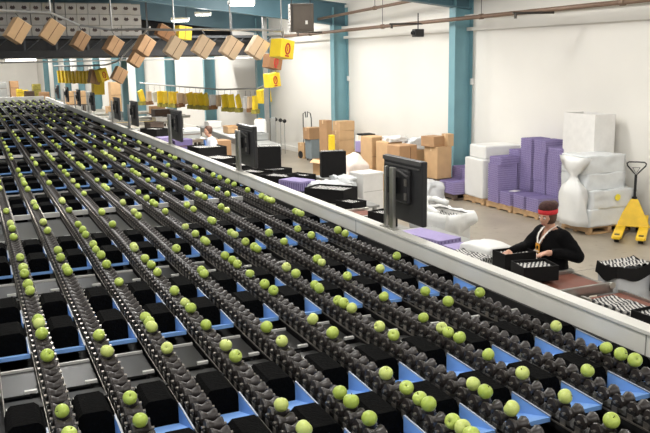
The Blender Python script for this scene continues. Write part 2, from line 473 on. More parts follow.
# pale side rail
rl = thing('side_rail', 'long pale painted side rail bordering the apple lanes', 'rail', (0, 0, 0))
RX0, RX1, RT, RB = 3.20, 3.29, 1.652, 1.36
MB().prism([(RX0, RB), (RX0+.03, RB), (RX0+.03, RT-.03), (RX1, RT-.03), (RX1, RT), (RX0-.012, RT), (RX0-.012, RT-.018), (RX0, RT-.026)], (0, .6, 0), (1, 0, 0), (0, 0, 1), (0, 1, 0), Y_END-.4, 'rail_paint').build('rail_beam', rl)
MB().box((RX1-.02, 20, RT-.14), (.04, 38.2, .22), 'rail_paint').build('outer_panel', rl)
MB().box((RX0-.022, 20, 1.45), (.02, 38.0, .13), 'frame_dark').build('guard_strip', rl)
for y in (3.05, 6.6, 10.2, 13.8, 17.4, 21.0):
    MB().box((RX0-.0015, y, 1.505), (.003, .006, .27), 'seam_dark').build('panel_joint', rl)
for y in range(2, 40, 4):
    MB().box((RX1-.05, y+.5, .66), (.07, .07, 1.4), 'rail_paint').build('support_leg', rl)

# ------------------------------------------------------------------ apples
def apple_meshes():
    out = []
    prof = []
    for i in range(17):
        a = i/16*PI
        r = math.sin(a)**.86*.5
        z = math.cos(a)*.46
        r *= 1+.06*math.cos(a)
        z -= .13*math.exp(-(r/.13)**2) if a < PI/2 else -.06*math.exp(-(r/.12)**2)
        prof.append((max(r, .004), z))
    for i, mname in enumerate(('apple_skin', 'apple_skin_yellow', 'apple_skin_deep')):
        b = MB(); b.lathe(prof, 20, mname)
        me = b.mesh('apple', True); out.append(me)
    return out
AM = apple_meshes()
STEM = MB().tube([(0, 0, .30), (.01, 0, .40), (.05, 0, .50)], .025, 6, 'apple_stem').lathe([(.05, .318), (.085, .325), (.03, .332)], 10, 'apple_stem').mesh('stem')
PX = []
def crop(u0, v0, s, pts): PX.extend((u0+a/s, v0+b/s) for a, b in pts)
crop(0, 286, 2.945, [(113,97),(122,107),(125,137),(149,200),(190,361),(215,428),(300,140),(322,188),(392,323),(428,388),(435,88),(446,102),(451,117),(497,178),(518,10),(553,44),(563,62),(610,110),(92,10)])
crop(210, 286, 2.945, [(190,10),(375,40),(393,48),(410,63),(166,118),(217,158),(300,95),(362,135),(517,27),(632,13),(498,116),(545,140),(624,90),(51,170),(82,202),(529,252),(584,295),(393,308),(424,335),(477,384),(642,344),(211,345),(285,415)])
crop(430, 286, 2.945, [(142,17),(55,43),(31,120),(56,132),(85,149),(373,114),(520,178),(563,197),(601,216),(176,197),(285,250),(465,245),(124,285),(161,308),(399,321),(240,358),(8,342),(68,396),(105,418),(145,430),(537,392)])
crop(0, 200, 5.909, [(47,59),(68,134),(76,162),(84,214),(123,332),(145,395),(155,428),(207,10),(218,36),(266,125),(285,176),(347,290),(370,334),(403,395),(415,415),(368,5),(410,55),(465,138),(490,172),(503,200),(550,256),(576,286),(606,320),(632,375),(593,68)])
crop(100, 200, 5.909, [(127,12),(5,70),(72,140),(197,66),(215,90),(192,268),(178,282),(270,340),(302,377),(352,418),(440,284),(310,22),(372,64),(491,28),(530,52),(499,154),(562,195),(629,242),(600,410),(625,428),(648,122)])
crop(200, 200, 5.909, [(114,38),(135,57),(545,75),(565,78),(590,78),(69,122),(40,241),(167,188),(188,201),(265,243),(303,275),(335,284),(389,193),(572,166),(637,206),(475,243),(143,324),(189,349),(213,374),(300,428),(497,394),(585,428)])
crop(300, 230, 5.909, [(197,0),(258,17),(556,150),(94,169),(122,186),(85,320),(122,339),(286,266),(459,226)])
crop(0, 130, 5.909, [(80,28),(95,48),(108,62),(62,10),(235,15),(155,20),(172,38),(35,98),(48,115),(60,145),(68,165),(235,85),(220,90),(292,65),(318,85),(337,100),(353,85),(265,130),(280,145),(290,158),(303,172),(377,135),(393,152),(415,168),(380,60),(398,75),(415,85),(403,18),(392,8),(490,25),(465,60),(483,67),(535,97),(585,72),(612,88),(580,128),(602,140),(632,160),(492,140),(512,155),(537,165),(555,180),(600,220),(183,165),(202,192),(212,200),(103,235),(122,265),(130,290),(147,305),(153,315),(165,347),(8,300),(8,340),(250,257),(292,310),(367,412),(345,215),(375,243),(388,262),(430,297),(453,328),(493,371),(453,197),(473,210),(482,222),(568,293),(612,330),(620,342),(530,40),(645,48)])
crop(100, 130, 5.909, [(50,48),(78,65),(115,82),(20,88),(70,108),(80,118),(10,138),(28,153),(43,160),(65,172),(170,160),(193,172),(207,182),(118,205),(10,218),(190,70),(208,75),(250,100),(318,122),(332,132),(260,150),(290,165),(375,152),(405,165),(422,165),(375,207),(297,225),(300,237),(170,238),(190,252),(213,262),(95,268),(108,282),(25,328),(28,345),(345,262),(362,270),(260,295),(220,365),(330,337),(350,348),(305,425),(265,400),(490,340),(515,347),(520,215),(540,220),(578,237),(560,297),(574,292),(555,375),(570,383),(590,396)])
crop(200, 140, 2.945, [(28,103),(48,110),(62,122),(85,130),(123,147),(38,144),(65,158),(165,165),(178,172),(190,178),(200,178)])
crop(0, 90, 6.5, [(290,232),(305,245),(215,185),(395,250),(415,215),(350,190),(365,197),(380,200),(475,250),(515,190),(570,215),(533,237),(455,165),(130,172),(115,160),(95,205),(60,185),(15,198),(110,210)])
crop(40, 85, 6.5, [(30,265),(160,250),(215,280),(275,270),(200,195),(310,247)])
PX += [(30,283.3), (120,280.6), (265,283.3)]
found = {k: [] for k in range(0, 10)}
for u, v in PX:
    p = at(u, v, LZ)
    k = min(range(0, 10), key=lambda q: abs(lane_x(q)-p.x))
    found[k].append(p.y)
rng = random.Random(3)
FAR_Y = 19.0
stuff_apples = []
n_apples = 0
for k, ys in found.items():
    ys.sort(); keep = []
    for y in ys:
        if keep and y-keep[-1] < .070: y = keep[-1]+.070
        keep.append(y)
    # snap each apple between two rollers where they are well apart
    for i, y in enumerate([y for y in keep if y < FAR_Y+4]):
        s = rng.uniform(.064, .073)
        o = link('apple', AM[rng.choice((0, 0, 1, 2))], None, loc=(lane_x(k)+rng.uniform(-.006, .006), y, ROLL_Z+.024+s*.46))
        o.scale = (s, s, s)
        o.rotation_euler = (rng.uniform(-1.2, 1.2), rng.uniform(-1.2, 1.2), rng.uniform(0, 6.28))
        tag(o, 'green apple, %s from the near end of the %s lane from the pale rail' % (ordinal(i+1), lane_word(k)), 'apple', 'apples on the sorting lanes')
        if y < 9: link('stem', STEM, o)
        n_apples += 1
    y = FAR_Y-rng.uniform(0, 2)
    far_end = (max(keep) if keep else 0)
    y = max(y, far_end+.4)
    while y < Y_END-.6:
        for j in range(rng.choice((1, 1, 2, 3))):
            stuff_apples.append((lane_x(k), y+j*.08))
        y += rng.uniform(.9, 3.2)
sb = MB()
for x, y in stuff_apples:
    s = rng.uniform(.062, .07)
    sb.lathe([(.006, -.42), (.36, -.34), (.5, 0), (.36, .34), (.006, .36)], 8, 'apple_skin', Matrix.Translation((x, y, ROLL_Z+.024+s*.46)) @ Matrix.Scale(s, 4))
o = sb.build('distant_apples', smooth=True)
tag(o, 'tiny green apples strewn along the far end of the lanes', 'apples'); o['kind'] = 'stuff'
print('apples', n_apples, 'stuff', len(stuff_apples))

# ------------------------------------------------------------------ monitors on the rail
def make_monitor(label):
    t = thing('rail_monitor', label, 'monitor', (0, 0, 0), 0, 'monitors along the side rail')
    # base at the rail top; local +y away along the rail, screen faces +x
    MB().box((-.005, .085, .27), (.03, .035, .54), 'stainless').build('post', t, bevel=.004)
    MB().box((-.005, -.03, .27), (.03, .065, .54), 'stainless').build('post', t, bevel=.004)
    MB().box((-.005, .03, .006), (.06, .24, .012), 'stainless').build('base_plate', t)
    h = MB(); h.box((.115, -.03, .34), (.05, .68, .55), 'monitor_plastic')
    hs = h.build('housing', t, bevel=.012)
    MB().box((.085, -.03, .595), (.03, .64, .035), 'monitor_ridge').box((.082, -.03, .545), (.012, .6, .012), 'monitor_ridge').build('vent_ridge', hs)
    MB().box((.075, -.02, .38), (.05, .34, .30), 'monitor_plastic').build('back_bulge', hs, bevel=.02)
    MB().box((.142, -.03, .34), (.004, .62, .48), 'screen_glass').build('screen', hs)
    for z in (.30, .42):
        MB().box((.046, -.16, z), (.012, .03, .06), 'chain_steel').build('port', hs)
    MB().cyl((.05, .03, .52), (.05, -.20, .47), .012, n=8, m='monitor_ridge').build('handle', hs)
    MB().box((.03, .03, .38), (.06, .10, .14), 'black_steel').build('bracket', t)
    return t
MON_Y = [6.0, 10.28, 14.3, 18.3, 20.6, 24.9, 28.2, 31.6, 35.0]
m0 = make_monitor('black monitor seen from behind on twin steel posts, nearest along the rail')
m0.location = (3.25, MON_Y[0], RT)
for i, y in enumerate(MON_Y[1:]):
    copy_thing(m0, 'black monitor on steel posts, %s along the side rail from the worker with red headband' % ordinal(i+2), (3.25, y, RT))

# ================================================================== PACKING SIDE
def rect_px(l, f, r, z):
    a, b, c = at(*l, z), at(*f, z), at(*r, z)
    return a, b, c
def frame_of(l, f, r, z):
    a, b, c = rect_px(l, f, r, z)
    ex = (c-b); ey = (a-b)
    w, d = ex.length, ey.length
    yaw_x = math.atan2(ex.y, ex.x); yaw_y = math.atan2(ey.y, ey.x)-PI/2
    dy = (yaw_y-yaw_x+PI) % (2*PI)-PI
    yaw = yaw_x+dy/2
    ctr = (a+c)/2
    return ctr, w, d, yaw
def liner_mesh(w, d, amp=.012, n=9):
    b = MB(); nx, ny = 24, 16; vs = []; fs = []
    for j in range(ny+1):
        for i in range(nx+1):
            x, y = (i/nx-.5)*w, (j/ny-.5)*d
            z = amp*abs(math.sin((i/nx+.25*j/ny)*PI*n))*(.6+.4*math.cos(j/ny*2*PI*2))
            vs.append((x, y, z))
    for j in range(ny):
        for i in range(nx): fs.append((j*(nx+1)+i, j*(nx+1)+i+1, (j+1)*(nx+1)+i+1, (j+1)*(nx+1)+i))
    b.add(vs, fs, 'liner_pattern')
    return b.mesh('tray_liner')
def open_box(b, w, d, h, m, t=.008, z=0):
    b.box((0, 0, z+t/2), (w, d, t), m)
    for s in (-1, 1):
        b.box((s*(w/2-t/2), 0, z+h/2), (t, d, h), m)
        b.box((0, s*(d/2-t/2), z+h/2), (w-2*t, t, h), m)
    return b
def crate(label, l, f, r, zt, h, group='black packing crates'):
    c, w, d, yaw = frame_of(l, f, r, zt)
    w, d = max(.2, min(w, .75)), max(.2, min(d, .75))
    t = thing('packing_crate', label, 'crate', (c.x, c.y, zt-h), yaw, group)
    open_box(MB(), w, d, h, 'black_card').build('crate_body', t)
    link('tray_liner', liner_mesh(w-.02, d-.02), t, loc=(0, 0, h-.035))
    return t
TABLE_Z = .92
cr_b = crate('black crate the red-headbanded worker reaches into, topped with striped tray liner', (509.5, 260.3), (524.3, 267.6), (560.8, 265.9), 1.14, .145)
cr_a = crate('black crate behind the one under the worker\'s hand, dipped front edge', (489, 248.9), (505.5, 253.6), (540, 252), 1.13, .21)
crate('black crate in front of the tall white carton, beside the white film', (311, 187.0), (343.5, 191.5), (351, 186.8), 1.10, .22)
crate('small low black crate tucked against the tall white carton', (339, 200), (351.5, 203.5), (363, 200.5), .98, .12)
crate('black crate just behind the purple tray on the packing table', (265.5, 174.5), (285, 177.5), (294, 174.3), 1.08, .18)
crate('black crate peeking out past the far corner of the purple tray', (292, 173.6), (304, 176.5), (310.5, 174.3), 1.08, .18)
crate('black crate by the seated worker in white and blue, closer to the rail', (205, 156), (222, 160), (236, 157), 1.09, .22)
crate('long black crate under the arms of the worker in white and blue', (188, 145), (200, 148.8), (226, 146.5), 1.20, .33)
crate('black crate just past the second monitor from the red-headbanded worker', (231, 163), (241, 166), (252, 164), 1.05, .18)
crate('black crate below the second monitor, near its post', (246, 170), (257, 173.5), (263, 170.5), 1.05, .18)
crate('black crate in front of the upright black crate by the white roll', (258, 168), (272, 171.5), (285, 168), 1.05, .18)
crate('black crate half hidden behind the posts of the nearest monitor', (372.5, 211), (383, 214.5), (393, 211), 1.02, .22)
crate('black crate at the frame corner on the longitudinal brown belt', (636, 310), (652, 318), (668, 312), 1.0, .12)
crate('black crate next to the carton with the drooping black collar', (648, 269.5), (658, 274), (676, 268), 1.02, .2)
crate('black crate on the pale belt next to the purple cartons far down the line', (149, 128), (154, 130), (161, 128.5), 1.25, .29)

def up_crate(label, u, vb, zb, w, h, d, yaw, depth=.16):
    p = at(u, vb, zb)
    t = thing('upright_crate', label, 'crate', (p.x, p.y, zb), yaw, 'upright black crates')
    b = MB(); tt = .01
    b.box((0, 0, h/2), (w, tt, h), 'black_card')
    for s in (-1, 1): b.box((s*(w/2-tt/2), depth/2, h/2), (tt, depth, h), 'black_card')
    for z in (tt/2, h-tt/2): b.box((0, depth/2, z), (w-.02, depth, tt), 'black_card')
    b.build('crate_body', t)
    o = link('tray_liner', liner_mesh(w-.03, depth, .02), t, loc=(0, depth/2, h+.002))
    return t
up_crate('black crate stood on end behind the white film, before the open brown carton', 334, 177, 1.0, .46, .46, .44, math.radians(-12))
up_crate('black crate stood on end between the second monitor and the white film', 269, 169, 1.05, .48, .42, .44, math.radians(-14))

# packing tables: top and legs
def table(label, x0, x1, y0, y1, z, group='packing tables'):
    t = thing('packing_table', label, 'table', ((x0+x1)/2, (y0+y1)/2, 0), 0, group)
    w, d = x1-x0, y1-y0
    MB().box((0, 0, z-.02), (w, d, .04), 'table_steel').build('table_top', t, bevel=.005)
    for sx in (-1, 1):
        for sy in (-1, 1): MB().box((sx*(w/2-.06), sy*(d/2-.06), (z-.04)/2), (.05, .05, z-.04), 'pipe_grey').build('leg', t)
    MB().box((0, 0, .3), (w-.14, d-.14, .02), 'table_steel').build('shelf', t)
    return t
table('steel packing table under the two crates the worker packs', 4.5, 5.1, 6.45, 7.35, TABLE_Z)
table('steel packing table under the purple folded trays', 4.55, 5.55, 7.65, 9.1, .88)
table('steel packing table under the crates before the tall white carton', 4.7, 5.7, 10.9, 13.6, .87)
table('steel packing table below the second monitor', 4.4, 5.8, 14.1, 18.02, .87)
table('steel packing table of the worker in white and blue', 4.25, 5.6, 18.85, 21.2, .85)
table('small steel stand under the upright crate before the open brown carton', 5.7, 6.28, 13.02, 13.55, 1.0)
table('small steel stand behind the posts of the nearest monitor', 4.85, 5.42, 9.45, 9.89, .8)
table('small steel stand next to the carton with drooping black collar', 6.02, 6.5, 5.35, 5.85, .82)

# cross conveyors taking fruit away from the rail
def conveyor(label, x0, x1, y0, y1, z, belt, group='take-off conveyors'):
    t = thing('belt_conveyor', label, 'conveyor', ((x0+x1)/2, (y0+y1)/2, 0), 0, group)
    w, d = x1-x0, y1-y0
    MB().box((0, 0, z-.03), (w-.06, d-.04, .05), belt).build('belt', t, bevel=.012)
    for s in (-1, 1):
        MB().box((0, s*(d/2), z-.02), (w, .03, .10), 'stainless').build('side_rail', t, bevel=.004)
        MB().cyl((w/2-.02, s*(d/2+.016), z), (w/2-.02, s*(d/2+.03), z), .035, n=12, m='stainless').build('bearing', t)
        for q in (-1, 1): MB().box((q*(w/2-.3), s*(d/2-.02), (z-.06)/2), (.05, .04, z-.06), 'pipe_grey').build('leg', t)
    MB().cyl((w/2-.03, -d/2+.02, z-.03), (w/2-.03, d/2-.02, z-.03), .035, n=14, m='chain_steel').build('end_roller', t)
    return t
conveyor('brown belt conveyor with steel side rails beside the red-headbanded worker', 3.5, 5.42, 5.62, 6.16, .96, 'belt_brown')
conveyor('brown belt conveyor just past the tall white carton', 3.5, 5.3, 9.95, 10.5, .9, 'belt_brown')
conveyor('pale belt conveyor beyond the worker in white and blue', 3.6, 6.2, 22.1, 23.5, .95, 'belt_white')
conveyor('pale belt conveyor just before the yellow belt', 3.6, 6.3, 25.6, 26.5, 1.0, 'belt_white')
conveyor('yellow belt conveyor below the row of hanging yellow cartons', 4.6, 7.0, 28.9, 29.9, 1.0, 'belt_yellow')
conveyor('pale belt conveyor first past the yellow belt', 3.6, 8.0, 31.6, 32.4, 1.0, 'belt_white')
conveyor('pale belt conveyor second past the yellow belt', 3.6, 8.0, 35.0, 35.8, 1.0, 'belt_white')
# long belt at the frame edge
ca = at(612, 296.5, .9); cb = at(652, 309.5, .9)
t = thing('belt_conveyor', 'narrow brown belt running under the striped trays by the frame edge', 'conveyor', (ca.x-.05, (ca.y+cb.y)/2-.55, 0), 0, 'take-off conveyors')
MB().box((0, 0, .875), (.42, 1.7, .05), 'belt_brown').build('belt', t, bevel=.01)
for s in (-1, 1):
    MB().box((s*.225, 0, .88), (.03, 1.74, .08), 'stainless').build('side_rail', t)
    for q in (-1, 1): MB().box((s*.2, q*.7, .42), (.05, .05, .84), 'pipe_grey').build('leg', t)

def liner_stack(label, l, f, r, zt, n, h, group='striped tray liners'):
    c, w, d, yaw = frame_of(l, f, r, zt)
    w, d = max(.25, min(w, .7)), max(.25, min(d, .8))
    t = thing('tray_stack', label, 'tray liners', (c.x, c.y, zt-h), yaw, group)
    for i in range(n):
        MB().box((0, 0, h*(i+.45)/n), (w-.01*(i % 2), d-.012*(i % 3), h/n*.7), 'liner_pattern').build('liner', t)
    link('top_liner', liner_mesh(w, d, .02), t, loc=(0, 0, h-.01))
liner_stack('striped tray liners lying flat on the brown belt by the frame edge', (597, 300), (632, 315), (650, 308), .95, 2, .05)
liner_stack('stack of striped tray liners between purple trays and the dipped black crate', (463, 252.5), (481, 263), (491, 253), .98, 4, .10)

# carton with white bag and drooping black collar
c, w, d, yaw = frame_of((602.5, 261), (619, 268), (649, 260.5), 1.12)
t = thing('bagged_carton', 'white bag lined carton with drooping black collar and striped liner on top', 'carton', (c.x, c.y, 0), yaw)
w, d = min(w, .6), min(d, .5)
o = crumple('white_bag', (w*.93, d*.93, .62), 'clear_bag', t, amp=.010, cuts=12, sc=5, seed=4, loc=(0, 0, .42))
MB().box((0, 0, .21), (w*.9, d*.9, .42), 'carton_white').build('stand', t)
b = MB(); N = 48; vs = []; fs = []
def rect_ring(k, hw, hd, rr=.03):
    a = k/N*4; s = int(a) % 4; q = a-int(a)
    P = [(-hw, -hd), (hw, -hd), (hw, hd), (-hw, hd)]
    p, e = P[s], P[(s+1) % 4]
    return p[0]+(e[0]-p[0])*q, p[1]+(e[1]-p[1])*q
for k in range(N):
    x, y = rect_ring(k, w/2, d/2); xx, yy = rect_ring(k, w/2+.008, d/2+.008); q = (k/N*4) % 1
    top = 1.12-.045*math.sin(q*PI)*(1 if int(k/N*4) in (0, 2) else .6)
    bot = .985-.03*math.cos((q-.5)*2*PI)-.01
    vs += [(x, y, top), (xx, yy, bot), (x*.97, y*.97, top), (x*.97, y*.97, bot)]
for k in range(N):
    a, e = k*4, ((k+1) % N)*4
    fs += [(a, e, e+1, a+1), (a+2, a+3, e+3, e+2), (a, a+2, e+2, e), (a+1, e+1, e+3, a+3)]
b.add(vs, fs, 'black_card'); b.build('black_collar', t)
link('tray_liner', liner_mesh(w*.95, d*.95, .025, 6), t, loc=(0, 0, 1.09))

# white foam lid, purple trays
c, w, d, yaw = frame_of((468.6, 239), (489, 248), (505.5, 241), 1.08)
o = crumple('foam_cover', (min(w, .5), min(d, .6), .16), 'white_plastic', None, amp=.02, cuts=8, sc=5, seed=2, loc=(c.x, c.y, .90), rz=yaw, squash=.5, round_=.25)
tag(o, 'rounded white foam cover lying between purple trays and worker', 'cover')
def purple_tray(label, l, f, r, zt, h, group='purple pulp trays', taper=.94):
    c, w, d, yaw = frame_of(l, f, r, zt)
    w, d = min(w, .62), min(d, 1.1)
    if d < .95 and h > .1: w, d = w*.72, d*.78
    b = MB(); b.box((0, 0, h/2), (w, d, h), 'purple_pulp', taper=taper)
    n = int(w/.05)
    for i in range(n):
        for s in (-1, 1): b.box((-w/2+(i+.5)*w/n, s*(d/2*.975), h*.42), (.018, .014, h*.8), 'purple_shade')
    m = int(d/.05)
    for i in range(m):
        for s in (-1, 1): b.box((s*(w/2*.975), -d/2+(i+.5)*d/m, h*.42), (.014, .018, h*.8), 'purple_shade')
    o = b.build('pulp_tray', loc=(c.x, c.y, zt-h)); o.rotation_euler.z = yaw
    return tag(o, label, 'tray', group)
purple_tray('upturned purple pulp tray with ribbed sides against the pale rail', (283.5, 179), (300, 184.5), (310.5, 180), 1.06, .16)
purple_tray('flat purple pulp tray lying long beside the rail under the nearest monitor', (402.5, 231), (438.5, 242), (458.5, 237.5), .99, .07, taper=.985)
purple_tray('flat purple pulp tray between the long one and the striped liners', (445, 245), (462, 252.5), (481, 248.6), .97, .07, taper=.985)

# carton with a white bag folded over its rim
c, w, d, yaw = frame_of((420, 209), (441, 217.5), (464, 211.5), 1.02)
w, d = min(w, .52), min(d, .72)
t = thing('bag_lined_carton', 'carton draped in a loose white bag, striped liners inside, beyond the purple trays', 'carton', (c.x, c.y, 0), yaw)
open_box(MB(), w*.94, d*.94, .98, 'carton_white').build('carton_body', t)
link('tray_liner', liner_mesh(w*.9, d*.9, .03, 6), t, loc=(0, 0, .93))
b = MB(); N = 64; R = 9; vs = []; fs = []
for j in range(R):
    for k in range(N):
        q = j/(R-1)
        if q < .25: off, z = -.02+.04*q*4, 1.0+.03*math.sin(q*4*PI/2)
        else: off, z = .02+.03*math.sin((q-.25)/.75*PI), 1.03-(q-.25)/.75*(.30+.10*math.sin(k/N*2*PI*2+.5))
        x, y = rect_ring(int(k*48/N) if False else k*N/N*48/N, w/2+off, d/2+off)
        nn = noise.noise_vector(Vector((x*6, y*6, z*5)))*.04+noise.noise_vector(Vector((x*17, y*17, z*8)))*.02
        vs.append((x+nn.x, y+nn.y, z+nn.z*.6))
for j in range(R-1):
    for k in range(N): fs.append((j*N+k, j*N+(k+1) % N, (j+1)*N+(k+1) % N, (j+1)*N+k))
b.add(vs, fs, 'white_plastic'); b.build('bag_rim', t, smooth=True)
pts = []
for i in range(18):
    a = math.radians(20+i*11)
    nn = noise.noise_vector(Vector((i*.7, 3, 1)))*.03
    pts.append((w*.40*math.cos(a)+nn.x, d*.42*math.sin(a)+nn.y, 1.05+.09*math.sin(a)+nn.z))
MB().tube(pts, .045, 8, 'white_plastic').build('bag_roll', t, smooth=True)

# tall white carton and film
c, w, d, yaw = frame_of((354, 172.5), (360.5, 175.5), (379, 171.5), 1.12)
w, d = max(.3, min(w, .45)), max(.3, min(d, .5))
t = thing('white_carton', 'tall smooth white carton next to the nearest monitor', 'carton', (c.x, c.y, 0), yaw)
MB().box((0, 0, .56), (w, d, 1.1), 'carton_white').build('carton_body', t, bevel=.015)
MB().box((0, 0, 1.105), (w+.012, d+.012, .05), 'carton_white').build('lid', t, bevel=.012)
MB().box((0, -d/2-.002, .8), (w*.9, .003, .006), 'seam_dark').build('seam', t)
p = at(333, 182, 1.06)
o = crumple('plastic_film', (.62, .45, .16), 'white_film', None, amp=.07, cuts=12, sc=5, seed=9, loc=(p.x-.05, p.y+.05, .9), rz=.3, squash=.4)
tag(o, 'crumpled white plastic film heaped behind the black crate', 'film')
p = at(346, 174, 1.12)
o = crumple('plastic_film', (.35, .3, .22), 'white_film', None, amp=.06, cuts=10, sc=6, seed=12, loc=(p.x-.05, p.y, .88), rz=.1, squash=.3)
tag(o, 'crumpled white plastic film touching the tall white carton', 'film')
# white roll of film standing by the steel post
p = far(260.5, 133, 22.5)
t = thing('film_roll', 'tall white roll of film standing at the steel post', 'film roll', (p.x, p.y, 0))
MB().lathe([(.16, .0), (.17, .02), (.17, 1.43), (.14, 1.5), (.05, 1.5)], 24, 'white_plastic').build('roll', t, smooth=True)
MB().lathe([(.06, 1.48), (.06, 1.53), (.035, 1.53)], 16, 'carton_tan').build('core', t)

# ------------------------------------------------------------------ pallets and stacks at the wall
def pallet(parent, w, d, m='wood_pallet'):
    """local: x 0..w along +x, y 0..d"""
    t = bpy.data.objects.new('pallet', None) if False else None
    b = MB()
    n = 6
    for i in range(n): b.box((w/2, (i+.5)*d/n, .125), (w, d/n*.72, .02), m)
    for q in (.05, .5, .95):
        b.box((w*q, d/2, .075), (.06, d, .08), m)
        b.box((w*q, d/2, .02), (.10, d, .02), m)
    for j in (.04, d/2, d-.04): b.box((w/2, j, .105), (w, .08, .018), m)
    return b.build('pallet_deck', parent)
def pallet_thing(label, loc, rz, w, d, m='wood_pallet'):
    t = thing('wooden_pallet', label, 'pallet', loc, rz, 'wooden pallets along the wall')
    n = 6
    for i in range(n): MB().box((w/2, (i+.5)*d/n, .125), (w, d/n*.72, .02), m).build('deck_board', t)
    for q in (.05, .5, .95): MB().box((w*q, d/2, .075), (.07, d, .08), m).build('stringer', t)
    for j in (.05, d/2, d-.05): MB().box((w/2, j, .02), (w, .09, .03), m).build('bottom_board', t)
    return t
def bundle_mesh(w, d, h, name='pulp_tray_bundle', layers=6):
    b = MB(); lh = h/layers
    for i in range(layers):
        b.box((0, 0, lh*(i+.42)), (w, d, lh*.8), 'purple_pulp')
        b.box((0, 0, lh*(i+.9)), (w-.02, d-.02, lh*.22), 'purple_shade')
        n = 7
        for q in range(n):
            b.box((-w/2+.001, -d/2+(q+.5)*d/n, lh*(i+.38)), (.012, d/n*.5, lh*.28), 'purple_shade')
    return b.mesh(name)
BW, BD, BH = .47, .37, .265
PB, PB_thin = bundle_mesh(BW, BD, BH), bundle_mesh(BW, BD, .15, layers=3)
PBN = 0
def column(x, y, n, what, extra=False, jx=.012, z0=.136):
    for i in range(n):
        o = link('pulp_tray_bundle', PB, None, loc=(x+random.uniform(-jx, jx), y+random.uniform(-jx, jx), z0+i*BH))
        o.rotation_euler.z = -WALL_YAW+random.uniform(-.03, .03)
        pos = 'only one' if n == 1 else ('topmost' if i == n-1 and not extra else 'bottom' if i == 0 else ordinal(i+1)+' up')
        tag(o, 'purple pulp tray bundle, %s in the %s' % (pos, what), 'tray bundle', 'purple tray bundles')
    if extra:
        o = link('pulp_tray_bundle', PB_thin, None, loc=(x+.01, y-.02, z0+n*BH)); o.rotation_euler.z = .05
        tag(o, 'thin purple pulp tray bundle capping the %s' % what, 'tray bundle', 'purple tray bundles')
pallet_thing('wooden pallet under the purple stacks beside the white block', (9.78, 13.02, 0), 0, 1.0, .86)
pallet_thing('wooden pallet under the purple stacks closest to the wrapped pallet', (9.80, 12.2, 0), 0, 1.0, .78)
column(10.04, 13.66, 3, 'front stack next to the white block', extra=True)
column(10.04, 13.25, 1, 'short front spot by the white block')
column(10.05, 12.80, 1, 'short middle front spot')
column(10.06, 12.40, 1, 'short front spot next to the wrapped pallet')
column(10.54, 13.66, 4, 'back stack next to the white block')
column(10.54, 13.26, 5, 'tall back stack second from the white block')
column(10.54, 12.82, 5, 'tall back stack third from the white block')
column(10.54, 12.42, 4, 'back stack nearest the wrapped pallet', extra=True)
o = MB().box((0, 0, .002), (.2, .15, .003), 'carton_white').build('paper_sheet', loc=(10.03, 13.24, .136+BH+.002)); o.rotation_euler.z = .3
tag(o, 'sheet of white paper lying on the short purple bundle', 'paper')
# white block left of the purple stacks
pallet_thing('wooden pallet under the smooth white block', (9.78, 13.96, 0), 0, 1.0, .78)
t = thing('wrapped_block', 'smooth white wrapped block of trays between purple low pile and tall purple stacks', 'wrapped stack', (10.28, 14.35, .136), -WALL_YAW)
MB().box((-.02, 0, .42), (.94, .74, .84), 'white_plastic').build('lower_block', t, bevel=.03)
MB().box((.02, -.02, .98), (.86, .66, .28), 'white_plastic').build('upper_block', t, bevel=.03)
# low purple pile on a dark pallet
pallet_thing('dark pallet under the low purple pile in front of the teal column', (9.58, 14.78, 0), 0, .95, .80, 'wood_dark')
for i, (x, y, n, lab) in enumerate(((10.25, 15.38, 2, 'low purple pile, far back stack'), (10.25, 14.98, 2, 'low purple pile, near back stack'),
                                    (9.80, 15.36, 1, 'low purple pile, far front spot'), (9.80, 14.97, 1, 'low purple pile, near front spot'))):
    column(x, y, n, lab)
# tall white bin at the wall
t = thing('white_bin', 'tall open white bin against the wall behind the wrapped pallet', 'bin', (10.58, 11.78, 0), -WALL_YAW)
bb = MB(); open_box(bb, .46, .9, 2.04, 'carton_white', t=.03); bb.build('bin_body', t)
MB().box((0, 0, 1.97), (.40, .84, .01), 'deck_dark').build('bin_dark_sheet', t)  # dark sheet just below the rim, filling the open slit
# wrapped pallet
A, B, Cc = at(569, 227, 0), at(588.5, 235.5, 0), at(623, 228, 0)
ctr, w, d, yaw = frame_of((569, 227), (588.5, 235.5), (621, 228.5), 0)
ex = Vector((math.cos(yaw), math.sin(yaw), 0)); ey = Vector((-ex.y, ex.x, 0))
print('wrapped pallet', w, d, yaw, ctr)
w, d = min(w, .95), min(d, .95)
o0 = B
pallet_thing('wooden pallet under the white film wrapped bales', (o0.x, o0.y, 0), yaw, w, d)
t = thing('wrapped_bales', 'white film wrapped bales stacked on a pallet beside the yellow pallet jack', 'wrapped bales', tuple(o0+Vector((0, 0, .136))), yaw)
crumple('bale', (w, d, .32), 'white_film', t, amp=.025, cuts=12, sc=4, seed=1, loc=(w/2, d/2, 0))
crumple('bale', (w*1.08, d, .33), 'white_film', t, amp=.03, cuts=12, sc=4, seed=3, loc=(w/2+.06, d/2, .31))
crumple('bale', (w*.92, d*.9, .30), 'white_film', t, amp=.02, cuts=12, sc=4, seed=5, loc=(w/2-.06, d/2+.05, .63))
crumple('bale', (w*.92, d*.9, .32), 'white_film', t, amp=.02, cuts=12, sc=4, seed=6, loc=(w/2-.07, d/2+.06, .92))
MB().cyl((w*.62, -.035, .50), (w*.62, -.030, .50), .06, n=16, m='sticker_yellow').build('sticker', t)
bm_ = MB()   # gathered bag tail with its knot
tail = []
